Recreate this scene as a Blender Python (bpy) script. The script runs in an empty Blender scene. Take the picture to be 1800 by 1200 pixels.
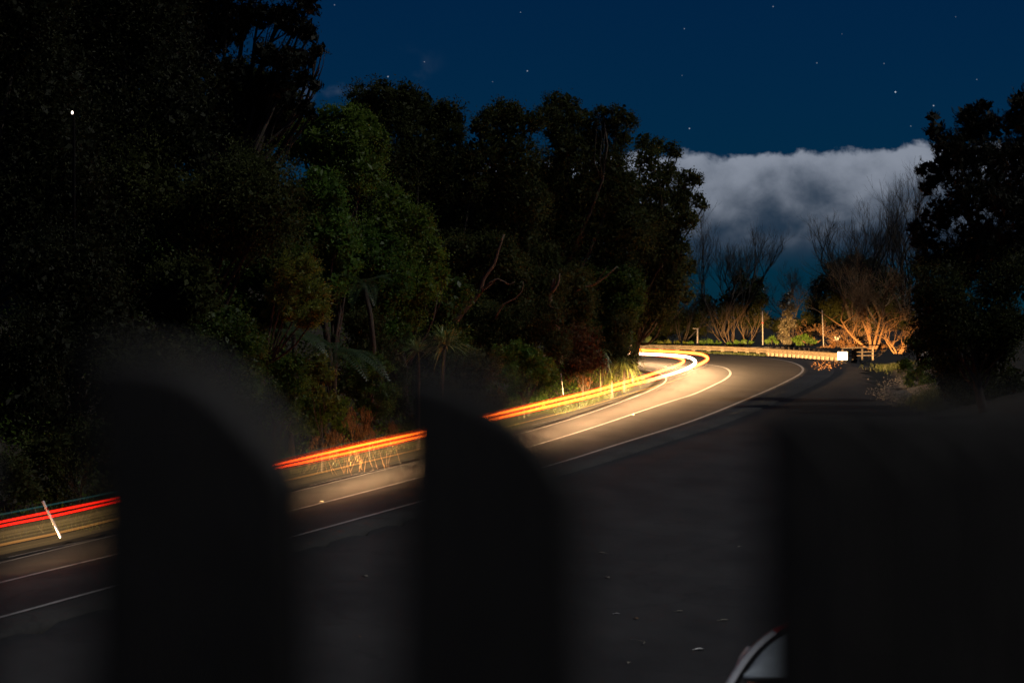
import bpy, math, random
import numpy as np
from mathutils import Vector, Matrix

# ------------------------------------------------------------------ camera, sky, moon, exposure
F = 4250.0            # focal length in pixels of the 1800 px wide photograph (85 mm lens)
HZ = 556.0            # row of the true horizon
CAM = 6.8             # eye height above the foot of the slope
scene = bpy.context.scene
col = scene.collection

cam_d = bpy.data.cameras.new('camera')
cam = bpy.data.objects.new('camera', cam_d)
col.objects.link(cam)
cam.location = (0, 0, CAM)
cam.rotation_euler = (math.pi / 2, 0, 0)
cam_d.sensor_width = 36.0
cam_d.lens = F / 1800 * 36
cam_d.shift_y = -(600 - HZ) / 1800
cam_d.clip_start = 0.05
cam_d.clip_end = 20000
cam_d.dof.use_dof = True
cam_d.dof.focus_distance = 135
cam_d.dof.aperture_fstop = 2.3
scene.camera = cam

MOON_EL = math.radians(48)
MOON_AZ = math.radians(98)      # to the right of straight ahead
moon_dir = Vector((math.sin(MOON_AZ) * math.cos(MOON_EL), math.cos(MOON_AZ) * math.cos(MOON_EL), math.sin(MOON_EL)))
moon_d = bpy.data.lights.new('moon', 'SUN')
moon_d.energy = 1.1
moon_d.angle = math.radians(0.5)
moon_d.color = (1.0, 0.97, 0.9)
moon = bpy.data.objects.new('moon', moon_d)
col.objects.link(moon)
moon.rotation_euler = (-moon_dir).to_track_quat('-Z', 'Y').to_euler()

world = bpy.data.worlds.new('World')
scene.world = world
world.use_nodes = True
SKY_STRENGTH = 0.05

def build_world():
    nt = world.node_tree
    nt.nodes.clear()
    N, L = nt.nodes, nt.links
    def math_n(op, a, b=None, c=None, clamp=False):
        n = N.new('ShaderNodeMath'); n.operation = op; n.use_clamp = clamp
        for i, v in enumerate((a, b, c)):
            if v is None: continue
            if isinstance(v, (int, float)): n.inputs[i].default_value = v
            else: L.new(v, n.inputs[i])
        return n.outputs[0]
    def sstep(v, lo, hi):
        n = N.new('ShaderNodeMapRange'); n.interpolation_type = 'SMOOTHSTEP'
        for k, q in (('Value', v), ('From Min', lo), ('From Max', hi)):
            if isinstance(q, (int, float)): n.inputs[k].default_value = q
            else: L.new(q, n.inputs[k])
        return n.outputs[0]
    def mix(f, a, b, mode='MIX'):
        n = N.new('ShaderNodeMix'); n.data_type = 'RGBA'; n.blend_type = mode
        for i, v in ((0, f), (6, a), (7, b)):
            if isinstance(v, (int, float)): n.inputs[i].default_value = v
            elif isinstance(v, tuple): n.inputs[i].default_value = (*v, 1)
            else: L.new(v, n.inputs[i])
        return n.outputs[2]
    tc = N.new('ShaderNodeTexCoord')
    sep = N.new('ShaderNodeSeparateXYZ'); L.new(tc.outputs['Generated'], sep.inputs[0])
    el = math_n('ARCSINE', sep.outputs[2])
    az = math_n('ARCTAN2', sep.outputs[0], sep.outputs[1])
    sky = N.new('ShaderNodeTexSky'); sky.sky_type = 'NISHITA'
    sky.sun_disc = False
    sky.sun_elevation = MOON_EL
    sky.sun_rotation = MOON_AZ
    sky.altitude = 200
    sky.air_density = 1.0; sky.dust_density = 0.2; sky.ozone_density = 3.0
    night = mix(1.0, sky.outputs[0], (0.003, 0.075, 0.188), 'MULTIPLY')
    # cloud bank low over the horizon: billowing top, ragged thin base
    comb = N.new('ShaderNodeCombineXYZ')
    L.new(math_n('MULTIPLY', az, 30.0), comb.inputs[0]); L.new(math_n('MULTIPLY', el, 34.0), comb.inputs[1])
    def noise(scale, detail, rough, off=0.0, dist=0.0):
        n = N.new('ShaderNodeTexNoise'); n.inputs['Scale'].default_value = scale
        n.inputs['Detail'].default_value = detail; n.inputs['Roughness'].default_value = rough
        n.inputs['Distortion'].default_value = dist
        m = N.new('ShaderNodeVectorMath'); m.operation = 'ADD'; m.inputs[1].default_value = (off, off * 1.7, off * 0.3)
        L.new(comb.outputs[0], m.inputs[0]); L.new(m.outputs[0], n.inputs['Vector'])
        return n.outputs[0]
    n_big = noise(0.55, 4, 0.55, 3.1)
    n_mid = noise(1.7, 5, 0.5, 4.2, 0.15)
    n_fin = noise(3.2, 7, 0.6, 1.3, 0.2)
    # top edge rises a little to the right
    top = math_n('ADD', math_n('MULTIPLY', math_n('SUBTRACT', az, 0.12), 0.035), 0.0685)
    top = math_n('ADD', top, math_n('MULTIPLY', math_n('SUBTRACT', n_fin, 0.5), 0.013))
    top = math_n('ADD', top, math_n('MULTIPLY', math_n('SUBTRACT', n_mid, 0.5), 0.012))
    m_top = sstep(math_n('SUBTRACT', top, el), -0.0006, 0.0034)
    bot = math_n('ADD', 0.022, math_n('MULTIPLY', math_n('SUBTRACT', n_mid, 0.5), 0.014))
    m_bot = sstep(math_n('SUBTRACT', el, bot), -0.004, 0.010)
    m_az = sstep(az, -0.06, 0.045)
    m_cl = math_n('MULTIPLY', math_n('MULTIPLY', m_top, m_bot), m_az)
    body = sstep(math_n('ADD', n_mid, math_n('MULTIPLY', math_n('SUBTRACT', n_big, 0.5), 0.5)), 0.28, 0.60)
    m_cl = math_n('MULTIPLY', m_cl, math_n('ADD', 0.76, math_n('MULTIPLY', body, 0.22)))
    depth = math_n('DIVIDE', math_n('SUBTRACT', top, el), 0.040)      # 0 at the top, 1 near the base
    lum = math_n('SUBTRACT', math_n('ADD', math_n('MULTIPLY', n_mid, 1.15), math_n('MULTIPLY', n_big, 0.5)), math_n('MULTIPLY', depth, 0.72))
    lum = math_n('ADD', lum, math_n('MULTIPLY', sstep(math_n('MULTIPLY', depth, -1.0), -0.30, -0.02), 0.16))
    lum = sstep(lum, 0.08, 0.95)
    cloud = mix(lum, (0.020, 0.036, 0.062), (0.235, 0.265, 0.325))
    wisp = math_n('MULTIPLY', sstep(n_mid, 0.55, 0.8), math_n('MULTIPLY', sstep(el, 0.08, 0.095), sstep(math_n('MULTIPLY', el, -1.0), -0.115, -0.1)))
    wisp = math_n('MULTIPLY', wisp, math_n('MULTIPLY', sstep(math_n('MULTIPLY', az, -1.0), 0.02, 0.07), 0.2))
    # stars
    stars = None
    pts = [(1574,162,1.0),(927,125,.55),(1641,186,.7),(915,22,.35),(1359,12,.45),(1203,51,.35),(1212,226,.6),(1436,111,.35),
           (1717,140,.3),(1601,222,.3),(588,9,.35),(746,109,.35),(682,135,.6),(866,144,.2),(1199,133,.2),(1554,112,.3),
           (1480,60,.15),(1680,30,.2),(1343,508,.5)]
    for x, y, b in pts:
        v = Vector(((x - 900) / F, 1.0, (HZ - y) / F)).normalized()
        d = N.new('ShaderNodeVectorMath'); d.operation = 'DISTANCE'
        L.new(tc.outputs['Generated'], d.inputs[0]); d.inputs[1].default_value = v
        s = math_n('MULTIPLY', math_n('LESS_THAN', d.outputs['Value'], 0.00022 + 0.00012 * b), b * 0.42)
        stars = s if stars is None else math_n('ADD', stars, s)
    vor = N.new('ShaderNodeTexVoronoi'); vor.inputs['Scale'].default_value = 42.0
    L.new(tc.outputs['Generated'], vor.inputs['Vector'])
    pick = N.new('ShaderNodeSeparateColor'); L.new(vor.outputs['Color'], pick.inputs[0])
    faint = math_n('MULTIPLY', math_n('LESS_THAN', vor.outputs['Distance'], 0.010), math_n('MULTIPLY', math_n('POWER', pick.outputs[0], 3.0), 0.25))
    stars = math_n('ADD', stars, faint)
    b1 = N.new('ShaderNodeBackground'); L.new(night, b1.inputs[0]); b1.inputs[1].default_value = SKY_STRENGTH
    sc_ = N.new('ShaderNodeBackground'); sc_.inputs[0].default_value = (0.85, 0.92, 1, 1); L.new(stars, sc_.inputs[1])
    add = N.new('ShaderNodeAddShader'); L.new(b1.outputs[0], add.inputs[0]); L.new(sc_.outputs[0], add.inputs[1])
    b2 = N.new('ShaderNodeBackground'); L.new(cloud, b2.inputs[0]); b2.inputs[1].default_value = 1.0
    ms = N.new('ShaderNodeMixShader')
    L.new(math_n('MAXIMUM', m_cl, wisp, clamp=True), ms.inputs[0]); L.new(add.outputs[0], ms.inputs[1]); L.new(b2.outputs[0], ms.inputs[2])
    out = N.new('ShaderNodeOutputWorld'); L.new(ms.outputs[0], out.inputs[0])
build_world()

vs = scene.view_settings
vs.view_transform = 'Standard'; vs.look = 'None'; vs.exposure = 0.0; vs.gamma = 1.0; vs.use_curve_mapping = False
cy = scene.cycles
cy.use_denoising = True
cy.max_bounces = 5; cy.diffuse_bounces = 2; cy.glossy_bounces = 2; cy.transmission_bounces = 3; cy.transparent_max_bounces = 32
cy.caustics_reflective = False; cy.caustics_refractive = False
cy.sample_clamp_indirect = 2.0

# ------------------------------------------------------------------ helpers
rng = np.random.default_rng(7)
random.seed(7)

def W(x, y, Y):
    """a pixel of the photograph at distance Y -> world"""
    return np.array(((x - 900) / F * Y, Y, CAM + (HZ - y) / F * Y))

def new_obj(name, data, parent=None):
    o = bpy.data.objects.new(name, data)
    col.objects.link(o)
    if parent is not None:
        o.parent = parent
        o.matrix_parent_inverse = Matrix.Identity(4)
        top = Vector((0, 0, 0)); q = parent
        while q is not None:
            top += q.location; q = q.parent
        o.location = -top
    return o

def tag(o, label=None, cat=None, group=None, kind=None):
    if label: o['label'] = label
    if cat: o['category'] = cat
    if group: o['group'] = group
    if kind: o['kind'] = kind
    return o

def empty(name, loc, label=None, cat=None, group=None):
    o = bpy.data.objects.new(name, None)
    o.location = [float(v) for v in loc]
    o.empty_display_size = 0.3
    col.objects.link(o)
    return tag(o, label, cat, group)

def mesh_np(name, verts, faces, mat, smooth=False, attr=None):
    """verts (n,3); faces (m,3|4) arrays or a list of lists"""
    me = bpy.data.meshes.new(name)
    if isinstance(faces, np.ndarray):
        n, k = faces.shape
        me.vertices.add(len(verts)); me.vertices.foreach_set('co', np.asarray(verts, np.float32).ravel())
        me.loops.add(n * k); me.loops.foreach_set('vertex_index', faces.astype(np.int32).ravel())
        me.polygons.add(n)
        me.polygons.foreach_set('loop_start', np.arange(0, n * k, k, dtype=np.int32))
        me.update(calc_edges=True)
    else:
        me.from_pydata([tuple(map(float, v)) for v in verts], [], [list(map(int, f)) for f in faces])
    if smooth:
        me.polygons.foreach_set('use_smooth', np.ones(len(me.polygons), dtype=bool))
    if attr:
        for k, v in attr.items():
            a = me.attributes.new(k, 'FLOAT', 'POINT')
            a.data.foreach_set('value', np.asarray(v, np.float32))
    if mat is not None:
        me.materials.append(mat)
    return me

class MB:
    """collects verts and faces of one mesh"""
    def __init__(self): self.v = []; self.f = []
    def box(self, c, s, rot=None):
        b = len(self.v)
        for dx in (-.5, .5):
            for dy in (-.5, .5):
                for dz in (-.5, .5):
                    p = Vector((dx * s[0], dy * s[1], dz * s[2]))
                    if rot is not None: p = rot @ p
                    self.v.append((p.x + c[0], p.y + c[1], p.z + c[2]))
        for q in ((0,1,3,2),(4,6,7,5),(0,4,5,1),(2,3,7,6),(0,2,6,4),(1,5,7,3)):
            self.f.append([b + i for i in q])
        return self
    def tube(self, pts, radii, n=6, cap=True):
        pts = [Vector([float(a) for a in p]) for p in pts]
        b = len(self.v); prev = None
        for i, p in enumerate(pts):
            t = (pts[min(i + 1, len(pts) - 1)] - pts[max(i - 1, 0)])
            t = t.normalized() if t.length > 1e-9 else Vector((0, 0, 1))
            if prev is None:
                a = t.cross(Vector((0.31, 0.17, 0.93))); 
                if a.length < 1e-3: a = t.cross(Vector((1, 0, 0)))
            else:
                a = prev - t * prev.dot(t)
                if a.length < 1e-6: a = t.orthogonal()
            a.normalize(); prev = a; c = t.cross(a)
            r = radii[i] if hasattr(radii, '__len__') else radii
            for k in range(n):
                an = 2 * math.pi * k / n
                q = p + a * (math.cos(an) * r) + c * (math.sin(an) * r)
                self.v.append((q.x, q.y, q.z))
        for i in range(len(pts) - 1):
            for k in range(n):
                k2 = (k + 1) % n
                self.f.append([b + i * n + k, b + i * n + k2, b + (i + 1) * n + k2, b + (i + 1) * n + k])
        if cap:
            self.f.append([b + k for k in range(n)][::-1])
            self.f.append([b + (len(pts) - 1) * n + k for k in range(n)])
        return self
    def quad(self, a, b, c, d):
        i = len(self.v); self.v += [tuple(map(float, p)) for p in (a, b, c, d)]; self.f.append([i, i + 1, i + 2, i + 3])
    def build(self, name, mat, parent=None, smooth=False):
        return new_obj(name, mesh_np(name, self.v, self.f, mat, smooth), parent)

# ---- materials
def base_mat(name):
    m = bpy.data.materials.new(name); m.use_nodes = True
    nt = m.node_tree
    return m, nt, nt.nodes['Principled BSDF']

def mat_noise(name, c1, c2, scale=4.0, rough=0.8, bump=0.0, detail=6, spec=0.4, metallic=0.0, bscale=None, stretch=None):
    m, nt, p = base_mat(name)
    N, L = nt.nodes, nt.links
    tc = N.new('ShaderNodeTexCoord')
    src = tc.outputs['Object']
    if stretch:
        mp = N.new('ShaderNodeMapping'); mp.inputs['Scale'].default_value = stretch
        L.new(src, mp.inputs['Vector']); src = mp.outputs[0]
    n = N.new('ShaderNodeTexNoise'); n.inputs['Scale'].default_value = scale; n.inputs['Detail'].default_value = detail
    n.inputs['Roughness'].default_value = 0.65
    L.new(src, n.inputs['Vector'])
    cr = N.new('ShaderNodeValToRGB')
    cr.color_ramp.elements[0].position = 0.3; cr.color_ramp.elements[0].color = (*c1, 1)
    cr.color_ramp.elements[1].position = 0.7; cr.color_ramp.elements[1].color = (*c2, 1)
    L.new(n.outputs[0], cr.inputs[0]); L.new(cr.outputs[0], p.inputs['Base Color'])
    p.inputs['Roughness'].default_value = rough
    p.inputs['Specular IOR Level'].default_value = spec
    p.inputs['Metallic'].default_value = metallic
    if bump:
        n2 = N.new('ShaderNodeTexNoise'); n2.inputs['Scale'].default_value = bscale or scale * 6; n2.inputs['Detail'].default_value = 5
        L.new(src, n2.inputs['Vector'])
        b = N.new('ShaderNodeBump'); b.inputs['Strength'].default_value = bump; b.inputs['Distance'].default_value = 0.03
        L.new(n2.outputs[0], b.inputs['Height']); L.new(b.outputs[0], p.inputs['Normal'])
    return m

def mat_leaf(name, dark, light, rough=0.42, trans=0.3, spec=0.5):
    m, nt, p = base_mat(name)
    N, L = nt.nodes, nt.links
    a = N.new('ShaderNodeAttribute'); a.attribute_name = 'tint'
    cr = N.new('ShaderNodeValToRGB')
    cr.color_ramp.elements[0].position = 0.0; cr.color_ramp.elements[0].color = (*dark, 1)
    cr.color_ramp.elements[1].position = 1.0; cr.color_ramp.elements[1].color = (*light, 1)
    L.new(a.outputs['Fac'], cr.inputs[0]); L.new(cr.outputs[0], p.inputs['Base Color'])
    p.inputs['Roughness'].default_value = rough; p.inputs['Specular IOR Level'].default_value = spec
    t = N.new('ShaderNodeBsdfTranslucent'); L.new(cr.outputs[0], t.inputs[0])
    mx = N.new('ShaderNodeMixShader'); mx.inputs[0].default_value = trans
    L.new(p.outputs[0], mx.inputs[1]); L.new(t.outputs[0], mx.inputs[2])
    L.new(mx.outputs[0], N['Material Output'].inputs[0])
    return m

def mat_plain(name, c, rough=0.5, spec=0.5, metallic=0.0, coat=0.0):
    m = mat_noise(name, tuple(v * 0.85 for v in c), tuple(min(1, v * 1.1) for v in c), 9.0, rough, 0, 4, spec, metallic)
    p = m.node_tree.nodes['Principled BSDF']
    p.inputs['Coat Weight'].default_value = coat
    return m

def mat_asphalt(name, lo, hi, wear):
    m, nt, p = base_mat(name)
    N, L = nt.nodes, nt.links
    tc = N.new('ShaderNodeTexCoord')
    def noise(s, d, stretch=(1, 1, 1)):
        mp = N.new('ShaderNodeMapping'); mp.inputs['Scale'].default_value = stretch; L.new(tc.outputs['Object'], mp.inputs[0])
        n = N.new('ShaderNodeTexNoise'); n.inputs['Scale'].default_value = s; n.inputs['Detail'].default_value = d
        n.inputs['Roughness'].default_value = 0.6
        L.new(mp.outputs[0], n.inputs[0]); return n.outputs[0]
    a = noise(0.5, 9, (1, .45, 1)); b = noise(14, 3); 
    mx = N.new('ShaderNodeMath'); mx.operation = 'MULTIPLY_ADD'; mx.inputs[1].default_value = 0.35
    L.new(b, mx.inputs[0]); L.new(a, mx.inputs[2])
    cr = N.new('ShaderNodeValToRGB')
    cr.color_ramp.elements[0].position = 0.42; cr.color_ramp.elements[0].color = (*lo, 1)
    cr.color_ramp.elements[1].position = 0.88; cr.color_ramp.elements[1].color = (*hi, 1)
    L.new(mx.outputs[0], cr.inputs[0])
    # sealed cracks and patches
    v = N.new('ShaderNodeTexVoronoi'); v.feature = 'DISTANCE_TO_EDGE'; v.inputs['Scale'].default_value = 0.16
    wv = N.new('ShaderNodeTexNoise'); wv.inputs['Scale'].default_value = 0.6; wv.inputs['Detail'].default_value = 5
    L.new(tc.outputs['Object'], wv.inputs[0])
    vm = N.new('ShaderNodeVectorMath'); vm.operation = 'MULTIPLY_ADD'; vm.inputs[1].default_value = (3, 3, 3)
    L.new(wv.outputs['Color'], vm.inputs[0]); L.new(tc.outputs['Object'], vm.inputs[2]); L.new(vm.outputs[0], v.inputs['Vector'])
    lt = N.new('ShaderNodeMath'); lt.operation = 'LESS_THAN'; lt.inputs[1].default_value = 0.012
    L.new(v.outputs['Distance'], lt.inputs[0])
    mf = N.new('ShaderNodeMath'); mf.operation = 'MULTIPLY'; mf.inputs[1].default_value = wear; L.new(lt.outputs[0], mf.inputs[0])
    mc = N.new('ShaderNodeMix'); mc.data_type = 'RGBA'
    L.new(mf.outputs[0], mc.inputs[0]); L.new(cr.outputs[0], mc.inputs[6]); mc.inputs[7].default_value = (0.012, 0.012, 0.012, 1)
    L.new(mc.outputs[2], p.inputs['Base Color'])
    p.inputs['Roughness'].default_value = 0.78; p.inputs['Specular IOR Level'].default_value = 0.35
    bp = N.new('ShaderNodeBump'); bp.inputs['Strength'].default_value = 0.5; bp.inputs['Distance'].default_value = 0.01
    n3 = noise(60, 3); L.new(n3, bp.inputs['Height']); L.new(bp.outputs[0], p.inputs['Normal'])
    return m

M = dict(
    soil=mat_noise('soil', (0.010, 0.009, 0.006), (0.028, 0.024, 0.014), 1.5, 0.95, 0.6),
    road=mat_asphalt('asphalt_road', (0.014, 0.013, 0.0125), (0.050, 0.047, 0.044), 0.5),
    park=mat_asphalt('asphalt_car_park', (0.013, 0.0125, 0.012), (0.040, 0.039, 0.038), 0.4),
    paint=mat_noise('road_paint', (0.20, 0.20, 0.195), (0.46, 0.455, 0.445), 2.2, 0.6, 0.1),
    gravel=mat_noise('gravel', (0.06, 0.058, 0.055), (0.22, 0.21, 0.20), 9, 0.9, 0.6),
    bark=mat_noise('bark', (0.022, 0.017, 0.012), (0.07, 0.055, 0.040), 5, 0.9, 0.7, stretch=(1, 1, .3)),
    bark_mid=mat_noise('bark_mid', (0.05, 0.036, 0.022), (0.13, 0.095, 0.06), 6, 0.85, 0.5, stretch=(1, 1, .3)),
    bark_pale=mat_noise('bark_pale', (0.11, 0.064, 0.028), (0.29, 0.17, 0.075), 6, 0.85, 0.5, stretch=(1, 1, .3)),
    rail=mat_noise('rail_timber', (0.085, 0.07, 0.048), (0.20, 0.17, 0.12), 2.6, 0.75, 0.4, stretch=(1, 1, 4)),
    post=mat_noise('post_timber', (0.14, 0.12, 0.085), (0.28, 0.23, 0.17), 4, 0.85, 0.4),
    dark_timber=mat_noise('dark_timber', (0.03, 0.026, 0.022), (0.08, 0.07, 0.058), 4, 0.85, 0.4),
    white=mat_noise('white_paint', (0.70, 0.70, 0.69), (0.82, 0.82, 0.81), 6, 0.45, 0.05),
    pale_grey=mat_noise('weathered_pale_grey', (0.16, 0.155, 0.15), (0.36, 0.35, 0.34), 7, 0.7, 0.2),
    steel=mat_plain('steel', (0.25, 0.25, 0.26), 0.45, 0.5, 0.8),
    tar=mat_plain('tarred_timber', (0.008, 0.008, 0.008), .9, .1),
    red=mat_plain('red_reflector', (0.5, 0.02, 0.015), 0.25),
    picket=mat_noise('picket_timber', (0.008, 0.007, 0.006), (0.028, 0.024, 0.020), 30, 0.7, 0.4, stretch=(1, 1, .12)),
    lit_end_grain=mat_noise('lit_end_grain', (0.05, 0.048, 0.046), (0.12, 0.116, 0.112), 60, 0.8, 0.3),  # weathered end grain, paler still to carry the moonlit haze on picket tops
    deck=mat_noise('deck_timber', (0.07, 0.055, 0.042), (0.16, 0.13, 0.10), 20, 0.8, 0.4, stretch=(.1, 1, 1)),
    leaf_dark=mat_leaf('leaf_dark', (0.020, 0.025, 0.008), (0.080, 0.095, 0.026), .6, .4, .12),
    leaf_black=mat_leaf('leaf_black', (0.008, 0.010, 0.005), (0.040, 0.044, 0.016), .6, .3, .12),
    leaf_pine=mat_leaf('leaf_pine', (0.005, 0.007, 0.004), (0.018, 0.022, 0.010), 0.6, 0.15, .2),
    leaf_green=mat_leaf('leaf_green', (0.036, 0.066, 0.010), (0.155, 0.24, 0.03), .5, .45, .25),
    leaf_yellow=mat_leaf('leaf_yellow', (0.06, 0.075, 0.010), (0.24, 0.27, 0.04), .5, .4, .3),
    leaf_fresh=mat_leaf('leaf_fresh', (0.036, 0.075, 0.012), (0.13, 0.245, 0.035), .5, .45, .25),
    flax=mat_leaf('flax', (0.06, 0.09, 0.025), (0.19, 0.25, 0.08), 0.4, 0.3),
    fern=mat_leaf('fern', (0.02, 0.04, 0.016), (0.055, 0.09, 0.035), 0.4, 0.3),
    dead=mat_leaf('dead_bracken', (0.07, 0.035, 0.014), (0.24, 0.13, 0.05), 0.7, 0.2, 0.2),
    grass=mat_leaf('grass', (0.018, 0.03, 0.005), (0.06, 0.08, 0.016), 0.5, 0.3),
    drygrass=mat_leaf('dry_grass', (0.05, 0.038, 0.016), (0.13, 0.10, 0.045), 0.6, 0.25),
    litter=mat_noise('litter', (0.16, 0.14, 0.10), (0.45, 0.42, 0.34), 30, .6),
    petal=mat_leaf('petal', (0.45, 0.40, 0.34), (0.75, 0.72, 0.66), 0.5, 0.3),
    paleleaf=mat_leaf('pale_leaf', (0.10, 0.095, 0.06), (0.30, 0.28, 0.20), 0.5, 0.3),
)

# ------------------------------------------------------------------ the road in plan, read from its three painted lines
SL = 0.0181
VP = HZ - SL * F                     # vanishing row of the climbing road plane
def plane_pt(x, y, off):
    Y = (CAM - off) * F / (y - VP)
    return W(x, y, Y)

def catmull(P, step):
    P = np.asarray(P, float)
    P = np.vstack([2 * P[0] - P[1], P, 2 * P[-1] - P[-2]])
    out = []
    for i in range(1, len(P) - 2):
        p0, p1, p2, p3 = P[i - 1:i + 3]
        # centripetal
        t0 = 0; t1 = t0 + np.linalg.norm(p1 - p0) ** .5; t2 = t1 + np.linalg.norm(p2 - p1) ** .5; t3 = t2 + np.linalg.norm(p3 - p2) ** .5
        n = max(2, int(np.linalg.norm(p2 - p1) / step))
        for t in np.linspace(t1, t2, n, endpoint=False):
            a1 = (t1 - t) / (t1 - t0) * p0 + (t - t0) / (t1 - t0) * p1
            a2 = (t2 - t) / (t2 - t1) * p1 + (t - t1) / (t2 - t1) * p2
            a3 = (t3 - t) / (t3 - t2) * p2 + (t - t2) / (t3 - t2) * p3
            b1 = (t2 - t) / (t2 - t0) * a1 + (t - t0) / (t2 - t0) * a2
            b2 = (t3 - t) / (t3 - t1) * a2 + (t - t1) / (t3 - t1) * a3
            out.append((t2 - t) / (t2 - t1) * b1 + (t - t1) / (t2 - t1) * b2)
    out.append(P[-2])
    return np.array(out)

def smooth_path(P, k=5):
    Q = P.copy()
    for _ in range(k):
        Q[1:-1] = (Q[:-2] + 2 * Q[1:-1] + Q[2:]) / 4
    return Q

def resample(P, step):
    d = np.r_[0, np.cumsum(np.linalg.norm(np.diff(P, axis=0), axis=1))]
    s = np.arange(0, d[-1], step)
    return np.stack([np.interp(s, d, P[:, k]) for k in range(3)], 1)

PX_I = [(-420,1098,-.3),(0,993,-.3),(350,908,-.28),(722,816,-.25),(999,740,-.15),(1100,705,-.1),(1127,695,-.08),(1153,683,-.05),(1167,675,-.05),(1172,667,-.03),(1167,661,0),(1153,655,0),(1140,652,0),(1120,649.5,0),(1050,644,0)]
PX_C = [(-420,1137,0),(0,1028,0),(350,942,0),(722,846,0),(999,767,0),(1173,709,0),(1220,694,0),(1253,679,0),(1273,669,0),(1284,658.5,0),(1279,650,0),(1267,645.5,0),(1233,640.5,0),(1193,636,0),(1153,633,0),(1124,631.3,0),(1040,627.5,0)]
PX_O = [(-420,1207,.35),(0,1090,.35),(350,993,.3),(722,889,.25),(999,811,.12),(1080,785,.1),(1213,743,.05),(1313,703,0),(1380,673,0),(1410,655,0),(1408,645,0),(1380,635,0),(1330,628.5,0),(1247,624.5,0),(1150,621.5,0),(1040,619,0)]
LI = resample(smooth_path(catmull([plane_pt(*p) for p in PX_I], 0.8), 6), 0.5)
LC = resample(smooth_path(catmull([plane_pt(*p) for p in PX_C], 0.8), 6), 0.5)
LO = resample(smooth_path(catmull([plane_pt(*p) for p in PX_O], 0.8), 6), 0.5)

def nearest(P, Q):
    """for each row of P index of the nearest row of Q in plan"""
    out = np.empty(len(P), int)
    for a in range(0, len(P), 4000):
        d = ((P[a:a + 4000, None, :2] - Q[None, :, :2]) ** 2).sum(2)
        out[a:a + 4000] = d.argmin(1)
    return out

iC = nearest(LC, LI); oC = nearest(LC, LO)
# keep the matched rows moving forward only
iC = np.maximum.accumulate(iC); oC = np.maximum.accumulate(oC)
RI = LI[iC]; RO = LO[oC]
def smooth_rows(R, k=12): return smooth_path(R, k)
RI = smooth_rows(RI); RO = smooth_rows(RO)
TAN = np.gradient(LC, axis=0); TAN[:, 2] = 0; TAN /= np.linalg.norm(TAN, axis=1)[:, None]
WI = np.linalg.norm((RI - LC)[:, :2], axis=1); WO = np.linalg.norm((RO - LC)[:, :2], axis=1)
base_pl = lambda Y: SL * np.minimum(Y, 216) - 0.012 * np.maximum(Y - 216, 0)
OFI = RI[:, 2] - SL * RI[:, 1]; OFO = RO[:, 2] - SL * RO[:, 1]; OFC = LC[:, 2] - SL * LC[:, 1]

def sst(x, a, b):
    t = np.clip((x - a) / (b - a), 0, 1)
    return t * t * (3 - 2 * t)

RSH_I, RSH_O = 0.55, 2.0     # sealed shoulder beyond the painted edge lines
def ground_z(P):
    """height of the natural ground and of the sealed surface at plan points P (n,2+)"""
    P = np.asarray(P, float)
    X, Y = P[:, 0], P[:, 1]
    k = nearest(P, LC)
    rel = P[:, :2] - LC[k][:, :2]
    side = TAN[k][:, 0] * rel[:, 1] - TAN[k][:, 1] * rel[:, 0]     # >0 on the left (inner) side
    # distance measured from the inner / outer line
    dC = np.linalg.norm(rel, axis=1)
    wI, wO = WI[k], WO[k]
    oI, oO, oC_ = OFI[k], OFO[k], OFC[k]
    left = side > 0
    t = np.where(left, np.clip(dC / wI, 0, 1), np.clip(dC / wO, 0, 1))
    off = np.where(left, oC_ + (oI - oC_) * t, oC_ + (oO - oC_) * t)
    over = np.where(left, np.maximum(dC - wI, 0), np.maximum(dC - wO, 0))
    fade = np.where(left, 1 - sst(over, 3, 14), 1 - sst(over, 1.5, 14))
    z = base_pl(Y) + off * fade
    # wooded bank on the inner side of the bend
    bank = np.where(left, np.minimum(0.40 * np.maximum(over - 3.2 - 3.5 * sst(Y, 125, 150), 0) ** 1.05, 7.5), 0)
    bank *= 1 - sst(Y, 160, 185)
    z = z + bank
    # drop away behind the barrier on the outside of the bend
    out = (~left) & (Y > 150)
    z = z - np.where(out, sst(over, 3.5, 12) * 1.4 * sst(Y, 160, 195), 0)
    # terrace the house and the drive stand on
    z = z + np.where(Y < 60, (2.9 - base_pl(np.minimum(Y, 60))) * (1 - sst(Y, 21.5, 36)), 0)
    # low bank under the trees on the right
    e = X - np.interp(Y, [0, 60, 110, 125, 140, 170, 185, 230], [16, 18, 21.0, 21.6, 22.6, 26, 30, 60])
    z = z + 0.25 * np.clip(e, 0, 12) * sst(Y, 40, 70)
    return z, left, over, k

def gz(x, y):
    return float(ground_z(np.array([[x, y]]))[0][0])

def grid_sheet(name, xs, ys, mat, dz, mask=None):
    XX, YY = np.meshgrid(xs, ys)
    P = np.stack([XX.ravel(), YY.ravel()], 1)
    z, left, over, k = ground_z(P)
    V = np.column_stack([P, z + dz])
    nx, ny = len(xs), len(ys)
    i, j = np.meshgrid(np.arange(nx - 1), np.arange(ny - 1))
    a = (j * nx + i).ravel()
    fc = np.stack([a, a + 1, a + nx + 1, a + nx], 1)
    if mask is not None:
        keep = mask(P, left, over)
        fc = fc[keep[fc].all(1)]
    me = mesh_np(name, V, fc, mat, smooth=True)
    return new_obj(name, me)

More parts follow.
